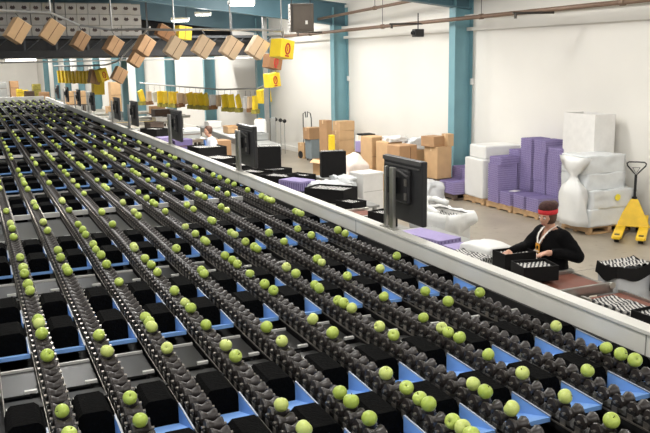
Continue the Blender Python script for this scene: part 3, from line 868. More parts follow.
for j in range(12):
    q = j/11
    for k in range(16):
        a = k/16*2*PI
        r = (.17+.10*q-.15*math.exp(-((q-.30)/.10)**2))*(1+.20*math.sin(7*a+q*7))
        tail.append((-.07-.03*math.sin(q*PI)+r*.6*math.cos(a), d*.45+r*(1.3+.8*math.exp(-q*9))*math.sin(a), 1.2*(1-q)+.02))
bm_.add(tail, [(j*16+k, j*16+(k+1) % 16, (j+1)*16+(k+1) % 16, (j+1)*16+k) for j in range(11) for k in range(16)]+[tuple(range(16)), tuple(range(191, 175, -1))], 'white_plastic')
bm_.build('bag_tail', t, smooth=True)

# pallet jack
jf = (at(612, 243.5, 0)+at(644, 245.5, 0))/2; 
jd = Vector((.745, .667, 0)).normalized()
jy = math.atan2(jd.y, jd.x)-PI/2
t = thing('pallet_jack', 'yellow hand pallet jack with upright black loop handle at the wall', 'pallet jack', (jf.x, jf.y, 0), jy)
for s in (-1, 1):
    fb = MB(); fb.prism([(-.08, 0), (-.055, -.05), (.055, -.05), (.08, 0), (.08, 1.0), (-.08, 1.0)], (s*.19, .03, .075), (1, 0, 0), (0, 1, 0), (0, 0, 1), .05, 'jack_yellow')
    f = fb.build('fork', t, bevel=.01)
    MB().box((s*.19, .16, .127), (.08, .10, .006), 'black_steel').build('fork_slot', f)
    MB().cyl((s*.19-.04, .14, .04), (s*.19+.04, .14, .04), .04, n=14, m='wheel_rubber').build('fork_roller', f)
MB().prism([(-.30, .0), (.30, .0), (.06, .50), (-.06, .50)], (0, .98, .10), (1, 0, 0), (0, .32, .947), (0, -.947, .32), .05, 'jack_yellow').build('frame_plate', t, bevel=.008)
MB().box((0, 1.08, .22), (.5, .16, .16), 'jack_yellow').build('cross_block', t, bevel=.01)
MB().cyl((0, 1.17, .16), (0, 1.15, .62), .045, n=12, m='black_steel').build('pump', t)
for s in (-1, 1): MB().cyl((s*.05, 1.2, .09), (s*.10, 1.2, .09), .09, n=18, m='wheel_rubber').build('steer_wheel', t)
hd = MB(); hd.cyl((0, 1.14, .58), (0, 1.17, 1.02), .024, n=10, m='black_steel')
hd.tube([(0, 1.17, 1.0), (-.05, 1.17, 1.06), (-.15, 1.18, 1.17), (-.16, 1.18, 1.21), (-.13, 1.18, 1.235), (0, 1.18, 1.24), (.13, 1.18, 1.235), (.16, 1.18, 1.21), (.15, 1.18, 1.17), (.05, 1.17, 1.06)], .012, 8, 'black_steel', closed=True)
hd.tube([(0, 1.17, 1.03), (-.06, 1.17, 1.14), (.06, 1.17, 1.14)], .008, 6, 'black_steel', closed=True)
hd.build('handle', t)

# ------------------------------------------------------------------ cartons along the wall
def carton(label, loc, w, d, h, rz=0., m='carton_tan', group='brown cartons along the wall', tape=True, flaps=False):
    t = thing('cardboard_carton', label, 'carton', loc, rz, group)
    if flaps:
        open_box(MB(), w, d, h, m).build('carton_body', t)
        for s in (-1, 1):
            MB().box((s*(w/2+.05), 0, h+.03), (.13, d, .006), m, ry=s*.6).build('flap', t)
            MB().box((0, s*(d/2+.05), h+.03), (w, .13, .006), m, rx=-s*.6).build('flap', t)
    else:
        MB().box((0, 0, h/2), (w, d, h), m).build('carton_body', t, bevel=.006)
        MB().box((0, 0, h+.0008), (w*.99, .004, .002), 'carton_gap').build('flap_seam', t)
        if tape: MB().box((0, 0, h+.002), (w+.004, .05, .002), 'carton_tape').box((-w/2-.001, 0, h-.05), (.002, .05, .1), 'carton_tape').build('tape', t)
    return t
def dark_stand(label, p, w, d, h):
    t = thing('low_stand', label, 'stand', (p.x, p.y, 0), .15, 'wooden stands')
    MB().box((0, 0, h-.03), (w, d, .06), 'wood_dark').build('stand_top', t)
    for sx in (-1, 1): MB().box((sx*(w/2-.05), 0, (h-.06)/2), (.09, d*.95, h-.06), 'wood_dark').build('runner', t)
def base_at(u, v, d, z0=0):            # foot below a point seen at u, v at depth d
    p = far(u, v, d); return Vector((p.x, p.y, z0)), p.z
b0, zt = base_at(343, 119, 23.2)
for i in range(5):
    carton('flat brown carton in the neat stack by the yellow bin, %s' % ('bottom one' if i == 0 else 'topmost' if i == 4 else ordinal(i+1)+' up'), (b0.x+random.uniform(-.015, .015), b0.y, i*.272), .50, .42, .27, .1+random.uniform(-.03, .03), 'carton_tan')
b0, zt = base_at(325.5, 120, 22.6); carton('narrow brown carton on end between hand truck and neat stack', tuple(b0), .2, .36, zt, .2, 'carton_brown')
b0, zt = base_at(331.5, 131, 20.6)
t = thing('yellow_bin', 'narrow yellow bin before the neat carton stack', 'bin', tuple(b0))
bb = MB(); bb.box((0, 0, .57), (.15, .15, 1.14), 'carton_yellow', taper=.9); bb.build('bin_body', t, bevel=.015); MB().box((0, 0, 1.17), (.12, .14, .06), 'carton_yellow').build('bin_lid', t, bevel=.01)
# grey wheeled bin, hand truck with a brown box, brown box on floor
p = at(313, 160, 0)
t = thing('grey_bin', 'grey wheeled bin holding a brown box by the hand truck', 'bin', tuple(p), .2)
MB().box((0, 0, .36), (.34, .34, .62), 'grey_bin', taper=1.08).build('bin_body', t, bevel=.02)
for sx in (-1, 1):
    for sy in (-1, 1): MB().cyl((sx*.12-.012, sy*.12, .035), (sx*.12+.012, sy*.12, .035), .035, n=12, m='wheel_rubber').build('caster', t)
carton('brown carton with a pale sticker riding on the grey bin', (p.x, p.y, .672), .46, .4, .36, .1, 'carton_brown')
p2 = at(304, 158, 0)
carton('small brown carton on the floor left of the grey bin'.replace('left of', 'tight against'), tuple(p2), .24, .3, .5, .3, 'carton_tan')
p3 = p+Vector((.1, .62, 0))
t = thing('hand_truck', 'hand truck with tall looped handles behind the grey bin', 'hand truck', tuple(p3), .3)
for s in (-1, 1):
    MB().tube([(s*.17, 0, .05), (s*.17, .02, 1.25), (s*.15, .04, 1.42), (s*.05, .05, 1.48), (s*.03, .05, 1.30)], .016, 8, 'black_steel').build('handle', t)
    MB().cyl((s*.2, .08, .12), (s*.26, .08, .12), .12, n=18, m='wheel_rubber').build('wheel', t)
MB().box((0, -.12, .03), (.4, .24, .012), 'black_steel').build('toe_plate', t)
MB().box((0, 0, .45), (.34, .03, .04), 'black_steel').box((0, 0, .8), (.34, .03, .04), 'black_steel').build('cross_bar', t)
# open brown carton in front
p = at(326, 176, .35)
carton('open brown carton with spread flaps behind the upright black crate', (p.x, p.y, 0), .46, .42, .7, .25, 'carton_tan', flaps=True)
# pinkish paper bags
p = at(355, 170, .1)
o = crumple('paper_bag', (.56, .45, .95), 'pinkish_paper', None, amp=.09, cuts=12, sc=4, seed=21, loc=tuple(base_at(355, 160, 18.3)[0]), squash=.5, round_=.25)
tag(o, 'heap of pinkish white bags before the tall brown cartons', 'bag')
p = at(372, 168, 0)
def tallcarton(label, u, vt, d, w, dd, rz, m, seam=True):
    b, zt = base_at(u, vt, d)
    t = thing('cardboard_carton', label, 'carton', tuple(b), rz, 'brown cartons along the wall')
    MB().box((0, 0, zt/2), (w, dd, zt), m).build('carton_body', t, bevel=.02)
    MB().box((w*.12, -dd/2-.002, zt*.5), (.012, .004, zt*.92), 'carton_gap').build('side_seam', t)
    MB().box((0, -dd/2-.0015, zt*.62), (w*.98, .003, .008), 'carton_gap').build('crease', t)
    return b, zt
tallcarton('tall brown carton next to the pinkish bags', 373, 136, 19.6, .42, .5, .12, 'carton_tan')
b1, z1 = tallcarton('tall brown carton in the middle of the brown row', 389, 141, 19.0, .42, .5, .12, 'carton_tan')
b2, z2 = tallcarton('wide brown carton behind the top of the nearest monitor', 402, 144.5, 18.4, .5, .5, .12, 'carton_brown')
o = crumple('paper_heap', (.5, .4, .12), 'carton_white', None, amp=.04, cuts=8, sc=7, seed=31, loc=(b1.x+.12, b1.y-.1, z1), squash=.4)
tag(o, 'crumpled white paper on top of the tall brown cartons', 'paper')
b3, z3 = base_at(416, 149, 18.9)
dark_stand('dark stand under the brown carton topped with crumpled white film', b3, .46, .44, .42)
carton('brown carton under the crumpled white film near the teal column', (b3.x, b3.y, .42), .40, .4, z3-.42, .2, 'carton_tan')
o = crumple('plastic_film', (.42, .36, .26), 'white_film', None, amp=.06, cuts=10, sc=6, seed=33, loc=(b3.x, b3.y, z3), squash=.3, round_=.3)
tag(o, 'crumpled white film on a brown carton near the teal column', 'film')
b4, z4 = base_at(438, 146, 18.2)
dark_stand('dark stand under the large brown carton at the teal column', b4, .46, .46, .42)
c4 = carton('large brown carton at the teal column, below two others', (b4.x, b4.y, .42), .42, .46, z4-.42, .15, 'carton_tan')
b5, z5 = base_at(434, 134, 18.6)
carton('lidded brown carton lying on the large carton at the teal column', (b4.x-.10, b4.y+.06, z4), .36, .40, max(.2, z5-z4), .25, 'carton_brown', tape=False)
carton('small brown carton on the large carton, tight to the teal column', (b4.x+.19, b4.y-.1, z4), .16, .24, .28, .1, 'carton_tan')
b6, z6 = base_at(366, 133, 20.6)
carton('white carton with black top behind the tall brown cartons', tuple(b6), .42, .4, z6-.06, .1, 'carton_white')
o = MB().box((0, 0, .02), (.36, .34, .04), 'black_card').build('black_tray', loc=(b6.x, b6.y, z6-.055)); tag(o, 'flat black tray on the white carton by the wall', 'tray')
b7, z7 = base_at(363, 141, 20.0)
dark_stand('dark stand under the small purple carton', b7-Vector((.05, .02, 0)), .26, .28, z7-.26)
carton('small purple carton showing above the pinkish bags', (b7.x-.05, b7.y-.02, z7-.26), .22, .25, .26, .1, 'purple_pulp', tape=False)
o = crumple('plastic_bag', (.5, .5, .55), 'clear_bag', None, amp=.09, cuts=12, sc=5, seed=41, loc=tuple(base_at(430, 180, 16.9)[0]), squash=.5, round_=.4)
tag(o, 'crumpled clear white bag on the floor by the low purple pile', 'bag')
for i, (u, v) in enumerate(((276, 134), (281, 139), (285, 142))):
    p = far(u, v, 26.5+i*.3)
    t = thing('valve_riser', 'thin riser pipe with dark ball valve at the wall, %s from the steel post' % ordinal(i+1), 'pipe', (p.x, p.y, 0), 0, 'valve risers')
    top = 1.15-.05*i
    MB().cyl((0, 0, 0), (0, 0, top), .012, n=8, m='pipe_grey').build('pipe', t)
    MB().lathe([(.0, 0), (.05, .02), (.075, .07), (.05, .12), (.0, .14)], 12, 'black_steel').build('valve', t, loc=(0, 0, top-.02))

# ------------------------------------------------------------------ overhead steel, pipes, heater
def pipe_along(name, label, pts, r, m, cat='pipe', hangers=None, zc=4.7):
    t = thing(name, label, cat, tuple(pts[0]))
    o = Vector(pts[0]); MB().tube([Vector(p)-o for p in pts], r, 10, m).build('pipe_run', t, smooth=True)
    for i in range(1, len(pts)):
        a, b = Vector(pts[i-1])-o, Vector(pts[i])-o
        n = max(1, int((b-a).length/3))
        for k in range(n):
            p = a.lerp(b, (k+.5)/n)
            dirv = (b-a).normalized()
            MB().cyl(p-dirv*.05, p+dirv*.05, r*1.35, n=10, m=m).build('coupling', t)
            top = zc+.085*(11.6-(p.x+o.x))-o.z-.02
            if top > p.z: MB().cyl(p, (p.x, p.y, top), .007, n=6, m='black_steel').build('hanger_rod', t)
    return t
def wp(y, off, z): return (wall_x(y)-off, y, z)
pipe_along('sprinkler_pipe', 'brown pipe running low along the long wall past both near columns', [wp(5, .75, 4.02), wp(16.5, .75, 3.93), wp(25, .75, 3.86)], .045, 'pipe_brown')
pipe_along('sprinkler_pipe', 'brown pipe running higher from the heater along the wall', [wp(9, .9, 4.55), wp(17, .9, 4.44), wp(24, .9, 4.2)], .04, 'pipe_brown')
for i, (y, u0) in enumerate(((12.4, 0), (16.8, 0), (22.0, 0))):
    p = wp(y, .75, 3.9-.0*i)
    t = thing('branch_pipe', 'thin dark branch pipe hanging level below the wall pipe, %s from the jack' % ordinal(i+1), 'pipe', p, 0, 'branch pipes')
    MB().cyl((0, 0, 0), (-.75, .25, 0), .022, n=8, m='heater_dark').build('pipe', t)
    MB().cyl((-.70, .235, 0), (-.70, .235, -.10), .02, .03, n=8, m='heater_dark').build('sprinkler_head', t)
# wall camera box on pipe
p = far(418, 33, 16.6)
t = thing('camera_box', 'small dark camera box hung from the wall pipe between the two near columns', 'camera', tuple(p))
MB().box((0, 0, 0), (.22, .14, .16), 'black_steel').build('housing', t, bevel=.015)
MB().cyl((0, 0, .08), (0, 0, .40), .012, n=8, m='black_steel').build('bracket', t)
MB().cyl((-.12, -.02, 0), (-.16, -.03, 0), .04, n=12, m='screen_glass').build('lens', t)
# heater
p = far(301, 18, 17)
t = thing('unit_heater', 'grey brown unit heater box hanging near the ceiling with a white label', 'heater', tuple(p), -.25)
MB().box((0, 0, 0), (.50, .34, .58), 'heater_metal').build('casing', t, bevel=.012)
MB().box((.0, -.176, 0), (.36, .012, .5), 'heater_metal').build('front_panel', t, bevel=.01)
MB().box((-.215, -.175, 0), (.04, .012, .54), 'heater_dark').build('side_strip', t)
MB().box((.09, -.186, -.10), (.05, .006, .075), 'carton_white').build('white_label', t)
for k in range(7): MB().box((-.256, 0, -.22+k*.07), (.012, .28, .02), 'heater_dark', ry=.4).build('louver_slat', t)
for sx in (-1, 1): MB().cyl((sx*.2, 0, .28), (sx*.2, 0, 1.15), .01, n=8, m='black_steel').build('hanger_rod', t)
# steel post carrying the overhead conveyor
p = far(266.5, 100, 23.5)
t = thing('steel_post', 'slim galvanised post holding up the overhead conveyor next to the hanging cartons', 'post', (p.x, p.y, 0))
MB().box((0, 0, 2.2), (.12, .12, 4.4), 'pipe_grey').build('post_tube', t, bevel=.006)
MB().box((0, 0, .01), (.28, .28, .02), 'pipe_grey').build('foot_plate', t)
MB().box((.16, .0, 1.0), (.16, .12, .9), 'door_grey').build('cable_box', t, bevel=.01)
MB().cyl((.09, 0, 1.45), (.09, 0, 3.6), .03, n=8, m='teal_dark').build('conduit', t)

# ------------------------------------------------------------------ mezzanine with white cartons
MY = 26.0
mz = thing('mezzanine', 'dark steel mezzanine deck across the hall behind the hanging cartons', 'mezzanine', (0, 0, 0)); mz['kind'] = 'structure'
MX0, MX1 = -6.0, 9.1
MB().box(((MX0+MX1)/2, MY+3, 3.36), (MX1-MX0, 6, .10), 'mezz_dark').build('deck', mz)
MB().box(((MX0+MX1)/2, MY, 3.42), (MX1-MX0, .10, .20), 'mezz_dark').build('lower_beam', mz)
MB().box(((MX0+MX1)/2, MY, 3.90), (MX1-MX0, .08, .07), 'mezz_beam').build('upper_beam', mz)
MB().box(((MX0+MX1)/2, MY+.35, 3.66), (MX1-MX0, .05, .5), 'mezz_dark').build('kick_panel', mz)
for i in range(17):
    x = MX0+.3+i*.92
    MB().box((x, MY, 3.7), (.06, .06, .5), 'mezz_beam').build('truss_post', mz)
    MB().cyl((x, MY+.02, 3.5), (x+.46, MY+.02, 3.88), .022, n=6, m='mezz_beam').build('truss_brace', mz)
    if i % 3 == 0: MB().box((x, MY-.05, 4.5), (.05, .05, 1.3), 'mezz_beam').build('guard_post', mz)
MB().box(((MX0+MX1)/2, MY+1.6, 3.93), (MX1-MX0, 2.9, .05), 'mezz_dark').build('upper_deck', mz)
MB().box(((MX0+MX1)/2, MY+3.2, 4.5), (MX1-MX0, .05, 1.3), 'mezz_dark').build('back_screen', mz)
for x in (-3.5, 5.5):
    MB().box((x, MY+5.5, 1.65), (.22, .2, 3.3), 'teal_steel').build('support_column', mz)
CWM = MB().box((0, 0, .165), (.325, .40, .325), 'carton_white_shaded').mesh('carton_body')
CWL = MB().box((0, -.2015, .315), (.325, .003, .03), 'seam_dark').mesh('lid_edge')
CWE = MB().prism([(-.08, 0), (-.04, .065), (0, .04), (.04, .065), (.08, 0), (.04, -.045), (-.04, -.045)], (0, -.203, .17), (1, 0, 0), (0, 0, 1), (0, 1, 0), .004, 'print_dark').mesh('emblem')
rows = ['bottom', 'middle', 'top']
for r in range(3):
    for i in range(14):
        x = .75+i*.335+random.uniform(-.01, .01)
        if i > 15 and r > 1: continue
        t = thing('white_carton', 'white carton with dark emblem, %s row on the mezzanine, %s counted from the wall side' % (rows[r], ordinal(14-i)), 'carton', (x, MY+.45+(.25 if i > 12 else 0)+random.uniform(-.02, .02), 3.957+r*.33), 0, 'white cartons on the mezzanine')
        link('carton_body', CWM, t); link('lid_edge', CWL, t); link('emblem', CWE, t)

# ------------------------------------------------------------------ overhead conveyor with hanging cartons
def hang_carton(label, u, v, d, L, Wd, m, roll, yaw, top, group, emblem=False, tape=True, dep=.30):
    p = far(u, v, d)
    t = thing('hanging_carton', label, 'carton', tuple(p), yaw, group)
    R = Matrix.Rotation(roll, 4, 'Y')
    b = MB(); b.box((0, 0, 0), (Wd, dep, L), m, M=R); b.build('carton_body', t, bevel=.006)
    if tape:
        MB().box((0, -dep/2-.002, 0), (.012, .003, L), 'carton_gap' if m != 'carton_yellow' else 'print_dark', M=R).build('seam', t)
        MB().box((0, 0, L/2+.003), (Wd*.98, dep*.98, .006), 'carton_tape', M=R).build('top_flap', t)
    if emblem:
        pts = [(.055*math.cos(a), -dep/2-.006, .10*math.sin(a)) for a in [k/20*2*PI for k in range(20)]]
        MB().tube(pts, .016, 6, 'emblem_red', M=R, closed=True).box((0, -dep/2-.004, 0), (.02, .006, .10), 'emblem_red', M=R).build('emblem', t)
        MB().box((0, -dep/2-.003, -L/2+.04), (.10, .004, .03), 'emblem_red', M=R).build('print', t)
    hook = R @ Vector((0, 0, L/2))
    if top is not None and top-p.z > hook.z+.02:
        MB().tube([hook, (hook.x*.5, 0, (hook.z+top-p.z)/2), (0, 0, top-p.z)], .006, 6, 'black_steel').build('hanger_hook', t)
    return t, p
run = [(17, 31, 15.0, .40, .30, 'carton_tan'), (52, 32, 15.5, .40, .32, 'carton_tan'), (80, 41, 18.5, .38, .27, 'carton_brown'), (113, 46, 18.5, .37, .30, 'carton_brown'), (144, 46, 17.5, .38, .30, 'carton_brown'),
       (175, 48, 16.5, .38, .32, 'carton_pale'), (203, 47, 16.6, .38, .32, 'carton_pale'), (231, 48, 16.4, .38, .32, 'carton_pale'), (257, 48, 16.2, .38, .32, 'carton_pale')]
railpts = []
for i, (u, v, d, L, Wd, m) in enumerate(run):
    p = far(u, v, d)
    top = 3.98 if u < 100 else 3.86
    t, p = hang_carton('brown carton hanging tilted from the overhead conveyor, %s from the yellow carton with red emblem' % ordinal(9-i), u, v, d, L, Wd, m, math.radians(34 if i != 1 else 36), random.uniform(-.1, .25), p.z+.33, 'cartons on the upper run')
    railpts.append((p.x, p.y, p.z+.33))
t, p = hang_carton('yellow carton with red oval emblem hanging below the heater', 282, 49, 16, .36, .34, 'carton_yellow', math.radians(10), .35, far(282, 49, 16).z+.34, 'cartons on the upper run', True, False, .34)
railpts.append((p.x, p.y, p.z+.33))
hang_carton('brown carton hanging on the turn of the conveyor between two emblem cartons', 272.5, 62, 20.5, .34, .40, 'carton_umber', math.radians(12), .3, None, 'cartons on the turn', True)
hang_carton('small brown carton hanging under the tilted one above the teal columns', 136, 59, 19.0, .33, .27, 'carton_brown', math.radians(34), .1, far(136, 59, 19).z+.35, 'cartons on the lower turn')
hang_carton('brown carton hanging alone in front of the teal columns below the mezzanine', 119, 75, 22.0, .38, .32, 'carton_brown', math.radians(30), .1, far(119, 75, 22).z+.4, 'cartons on the lower turn')
hang_carton('dark brown carton in shade behind the upper run of cartons', 165, 33, 21.0, .3, .44, 'carton_umber', math.radians(30), .1, None, 'cartons behind the upper run')
hang_carton('yellow carton in shade behind the upper run of cartons', 183, 33, 21.5, .34, .38, 'carton_yellow', math.radians(8), .2, None, 'cartons behind the upper run')
hang_carton('yellow carton with red emblem on the turn of the conveyor', 272, 80, 22.2, .38, .36, 'carton_yellow', math.radians(-6), .3, None, 'cartons on the turn', True, False)
hang_carton('yellow carton just below the emblem carton on the conveyor turn', 264, 96, 25.5, .42, .36, 'carton_yellow', math.radians(-8), .2, None, 'cartons on the turn', False, False)
# rails
def rail_thing(name, label, pts, r, m, zc=None):
    o = Vector(pts[0]); t = thing(name, label, 'conveyor rail', tuple(o))
    MB().tube([Vector(p)-o for p in pts], r, 8, m).build('rail', t)
    if zc:
        for p in pts[::2]:
            q = Vector(p)-o
            MB().cyl(q, q+Vector((0, 0, zc-p[2])), .014, n=6, m='pipe_grey').build('hanger_rod', t)
    return t
rp = [(-.6, 14.2, 4.03)]+[(x, y, z+.03) for x, y, z in railpts]
rail_thing('overhead_rail', 'overhead conveyor rail carrying the tilted brown cartons', rp, .026, 'pipe_grey', 5.0)
turn = [far(282, 29, 16.3), far(283, 40, 18.5), far(280, 60, 20.8), far(275, 74, 22.6), far(268, 84, 25), far(258, 88.5, 27.5), far(220, 89.5, 29), far(180, 86.5, 31), far(140, 83, 33.5)]
rail_thing('overhead_rail', 'lower conveyor rail carrying the row of yellow cartons', turn, .028, 'pipe_grey')
# row of yellow and brown cartons
lowrow = [('y', 141.5), ('b', 149), ('w', 155), ('y', 160.5), ('y', 165), ('y', 171), ('y', 176), ('b', 180), ('b', 185.5), ('y', 190.5), ('y', 196), ('y', 201), ('y', 206), ('w', 212.5), ('b', 218.5), ('y', 225), ('y', 231), ('y', 238.5), ('w', 246), ('b', 250.5), ('y', 255)]
nm = {'y': 'yellow', 'b': 'brown', 'w': 'white'}; mm = {'y': 'carton_yellow', 'b': 'carton_pale', 'w': 'carton_white'}
for i, (c_, u) in enumerate(lowrow):
    d = 33.5-(u-140)/118*5.5
    v = 97.5+(u-140)/118*7
    L = .50 if c_ == 'y' else .42
    t, p = hang_carton('%s carton in the low hanging row, %s from the steel post' % (nm[c_], ordinal(len(lowrow)-i)), u, v-1.5, d, L, .27, mm[c_], math.radians(random.uniform(-24, 6)), .55+random.uniform(-.3, .3), far(u, v-13, d).z, 'cartons in the low hanging row', False, False, .09)
    if c_ == 'y' or i % 2: MB().box((.02, 0, -L/2-.05), (.27, .20, .16), 'olive' if c_ == 'y' else 'carton_umber').build('painted_shade_side', t)  # darker box below paints the carton's side in shade
p0 = far(58, 70, 30); p1 = far(96, 69, 28)
for i in range(11):
    u = 59+i*3.6; d = 30.5-i*.2
    t, p = hang_carton('folded yellow carton in the dense hanging bunch, %s from the red emblem carton' % ordinal(12-i), u, 77+random.uniform(-.5, .5), d, .46, .10, 'carton_yellow', math.radians(random.uniform(-4, 4)), .3, far(u, 66, d).z, 'dense bunch of yellow cartons', False, True, .10)
hang_carton('brown carton between the dense yellow bunch and its emblem carton', 94.5, 77, 27.6, .46, .36, 'carton_brown', math.radians(14), .2, far(94, 66, 27.6).z, 'dense bunch of yellow cartons')
hang_carton('yellow carton with red emblem at the end of the dense bunch', 102, 75, 27.2, .42, .30, 'carton_yellow', math.radians(-16), .35, far(102, 66, 27.2).z, 'dense bunch of yellow cartons', True, False)
hang_carton('yellow carton hanging lower beneath the dense bunch', 98, 88, 29.5, .48, .40, 'carton_yellow', math.radians(2), .2, None, 'dense bunch of yellow cartons', False, False)
rail_thing('overhead_rail', 'short conveyor rail above the dense yellow bunch', [far(54, 66, 31), far(80, 66, 29), far(106, 65, 27.4), far(116, 62, 25), far(122, 58, 22.5)], .028, 'pipe_grey')
rail_thing('sloping_brace', 'pale sloping tube crossing from the overhead rail down to the low row', [far(150, 27, 17.5), far(121, 58, 21.5)], .016, 'bar_white')
rail_thing('guard_wire', 'thin pale pipe in front of the mezzanine edge', [far(-5, 63, 24.5), far(130, 60, 24.5), far(255, 58, 25.2)], .02, 'bar_white')

# ------------------------------------------------------------------ far end clutter
def far_box(label, u, v, d, w, dd, h, m, name='cardboard_carton', cat='carton', group='far end goods', on=None, short=None):
    p = far(u, v, d)
    z0 = max(0, p.z-h)
    if on is not None: z0 = on; h = max(.15, p.z-on)
    elif z0 > .1:
        st = thing('low_stand', 'dark wooden stand under the '+(short or label), 'stand', (p.x, p.y, 0), .1, 'wooden stands')
        MB().box((0, 0, z0-.02), (w+.1, dd+.1, .04), 'wood_dark').build('stand_top', st)
        for sx in (-1, 1):
            for sy in (-1, 1): MB().box((sx*w*.42, sy*dd*.42, (z0-.04)/2), (.06, .06, z0-.04), 'wood_dark').build('leg', st)
    t = thing(name, label, cat, (p.x, p.y, z0), .1, group)
    MB().box((0, 0, h/2), (w, dd, h), m).build('carton_body', t, bevel=.01)
    MB().box((0, -dd/2-.003, h*.6), (w*.96, .005, .02), 'carton_gap').build('seam', t)
    return t
def far_table(label, u0, u1, v, d, z):
    a, b = far(u0, v, d), far(u1, v, d)
    t = thing('goods_rack', label, 'rack', ((a.x+b.x)/2, (a.y+b.y)/2, 0), math.atan2(b.y-a.y, b.x-a.x))
    L = (b-a).length
    for q in (a.z, a.z*.55): MB().box((0, 0, q-.02), (L, .8, .04), 'wood_dark').build('shelf', t)
    for s in (-1, 1):
        for r in (-1, 1): MB().box((s*(L/2-.04), r*.36, a.z/2), (.06, .06, a.z-.04), 'wood_dark').build('upright', t)
    return a.z
far_box('grey stacked carton block at the edge of the far end', -2, 82, 46, .8, .8, .9, 'door_grey')
far_box('brown carton stack beyond the end of the lanes', 13.5, 81, 46, .45, .45, .95, 'carton_brown')
far_box('yellow carton beyond the end of the lanes, next to the brown stack', 19, 89, 44.5, .3, .4, .5, 'carton_yellow', short='yellow carton next to the distant brown stack')
far_box('yellow carton beyond the end of the lanes, second from the brown stack', 25, 90, 45.4, .3, .4, .45, 'carton_yellow', short='second yellow carton from the distant brown stack')
far_box('dark carton low beyond the end of the lanes', 29, 91, 44.5, .5, .4, .35, 'wood_dark')
far_box('olive sacked stack beyond the lanes with a dark top', 36, 84, 45, .42, .42, .8, 'olive', 'sack_stack', 'sacks')
far_box('reddish brown carton beyond the rail end', 44, 92, 44, .5, .4, .4, 'carton_brown')
far_box('long brown carton stack behind the far monitors', 75, 91, 43, 1.0, .5, .7, 'carton_tan')
far_box('tall brown carton stack between the teal columns', 114, 82, 40, .5, .5, 1.6, 'carton_tan')
far_box('grey cabinet between the far teal columns', 85, 92, 46, .5, .5, 1.4, 'door_grey', 'grey_cabinet', 'cabinet')
# stations between conveyors
far_box('purple carton next to the rail below the third monitor', 164, 137, 20.5, .35, .4, .35, 'purple_pulp', on=.85)
far_box('purple carton against the third monitor post', 181, 139, 19.8, .45, .4, .4, 'purple_shade', on=.85)
far_box('white carton on the line past the third monitor', 190, 128, 24, .5, .4, .3, 'carton_white')
far_box('brown carton on the far packing station', 157, 106, 33.5, .6, .4, .3, 'carton_brown')
far_box('dark machine box on the far packing station', 163, 109, 30.9, .8, .5, .4, 'wood_dark', 'machine_box', 'machine')
far_box('grey machine box under the hanging row', 186, 131, 23, .7, .5, .6, 'door_grey', 'machine_box', 'machine', on=.955)
far_box('brown bench crate behind the worker in white and blue', 219, 140, 21.6, .5, .5, .4, 'carton_brown', on=0)
# long white guard wall/chute behind second worker
t = thing('roller_bench', 'long pale roller bench behind the worker in white and blue', 'bench', (6.9, 22.3, 0), -.06)
MB().box((0, 0, 1.0), (.7, 7.0, .06), 'belt_white').build('bench_top', t)
MB().box((-.36, 0, .98), (.03, 7.0, .14), 'pipe_grey').build('side_rail', t)
for k in range(6):
    for s in (-1, 1): MB().box((s*.3, -3.2+k*1.28, .48), (.05, .05, .96), 'pipe_grey').build('leg', t)
for k in range(34): MB().cyl((-.33, -3.4+k*.2, 1.045), (.33, -3.4+k*.2, 1.045), .022, n=8, m='pipe_grey').build('roller', t)

def tote(label, x, y, z, w, d, h, m, rz=0.):
    t = thing('plastic_tote', label, 'tote', (x, y, z), rz, 'totes on the far benches')
    open_box(MB(), w, d, h, m).build('tote_body', t)
    MB().box((0, d/2+.01, h-.02), (w+.03, .02, .03), m).box((0, -d/2-.01, h-.02), (w+.03, .02, .03), m).build('rim', t)
tote('grey tote on the pale roller bench, closest to the white roll', 6.85, 20.0, 1.07, .4, .5, .18, 'door_grey')
tote('tan tote on the pale roller bench, middle one', 6.9, 22.4, 1.07, .4, .5, .2, 'carton_tan')
tote('white tote on the pale roller bench, far one', 6.95, 24.6, 1.07, .4, .5, .2, 'carton_white')
tote('dark tote on the pale belt just before the yellow belt', 5.4, 26.05, 1.0, .45, .5, .22, 'wood_dark', .2)
tote('white tote on the yellow belt under the hanging cartons', 6.3, 29.4, 1.0, .4, .5, .15, 'carton_white', .1)
tote('grey tote on the first pale belt past the yellow belt', 5.2, 32.0, 1.0, .5, .5, .25, 'door_grey', .1)
tote('tan tote on the second pale belt past the yellow belt', 5.6, 35.4, 1.0, .5, .5, .3, 'carton_tan', .1)
# ================================================================== PEOPLE
def skin_mesh(verts, edges, radii, root=0, voxel=.008, levels=1):
    """closed tapered limbs along the skeleton's edges; the voxel pass afterwards makes them one surface"""
    b = MB()
    used = set()
    for i, j in edges:
        b.cyl(verts[i], verts[j], radii[i], radii[j], 16); used |= {i, j}
    for i in used:
        r = radii[i]
        b.lathe([(r*math.sin(a)+1e-5, -r*math.cos(a)) for a in [k/8*PI for k in range(9)]], 16, None, Matrix.Translation(verts[i]))
    return b.mesh('tmp')
def loft(rings, s=1.):
    """closed tube through ellipses (x, y, z, rx, ry)"""
    b = MB(); n = 28; vs = []
    for x, y, z, rx, ry in rings: vs += [(s*(x+rx*math.cos(2*PI*k/n)), s*(y+ry*math.sin(2*PI*k/n)), s*z) for k in range(n)]
    k = len(rings)
    b.add(vs, [(a*n+i, a*n+(i+1) % n, (a+1)*n+(i+1) % n, (a+1)*n+i) for a in range(k-1) for i in range(n)]+[tuple(range(n-1, -1, -1)), tuple(range((k-1)*n, k*n))])
    return b.mesh('tmp')
TORSO = [(0, 0, .80, .10, .14), (0, 0, .90, .115, .165), (0, 0, .98, .105, .150), (.0, 0, 1.07, .10, .140), (.01, 0, 1.18, .115, .165), (.01, 0, 1.27, .105, .175), (.015, 0, 1.32, .08, .14), (.025, 0, 1.36, .055, .075)]
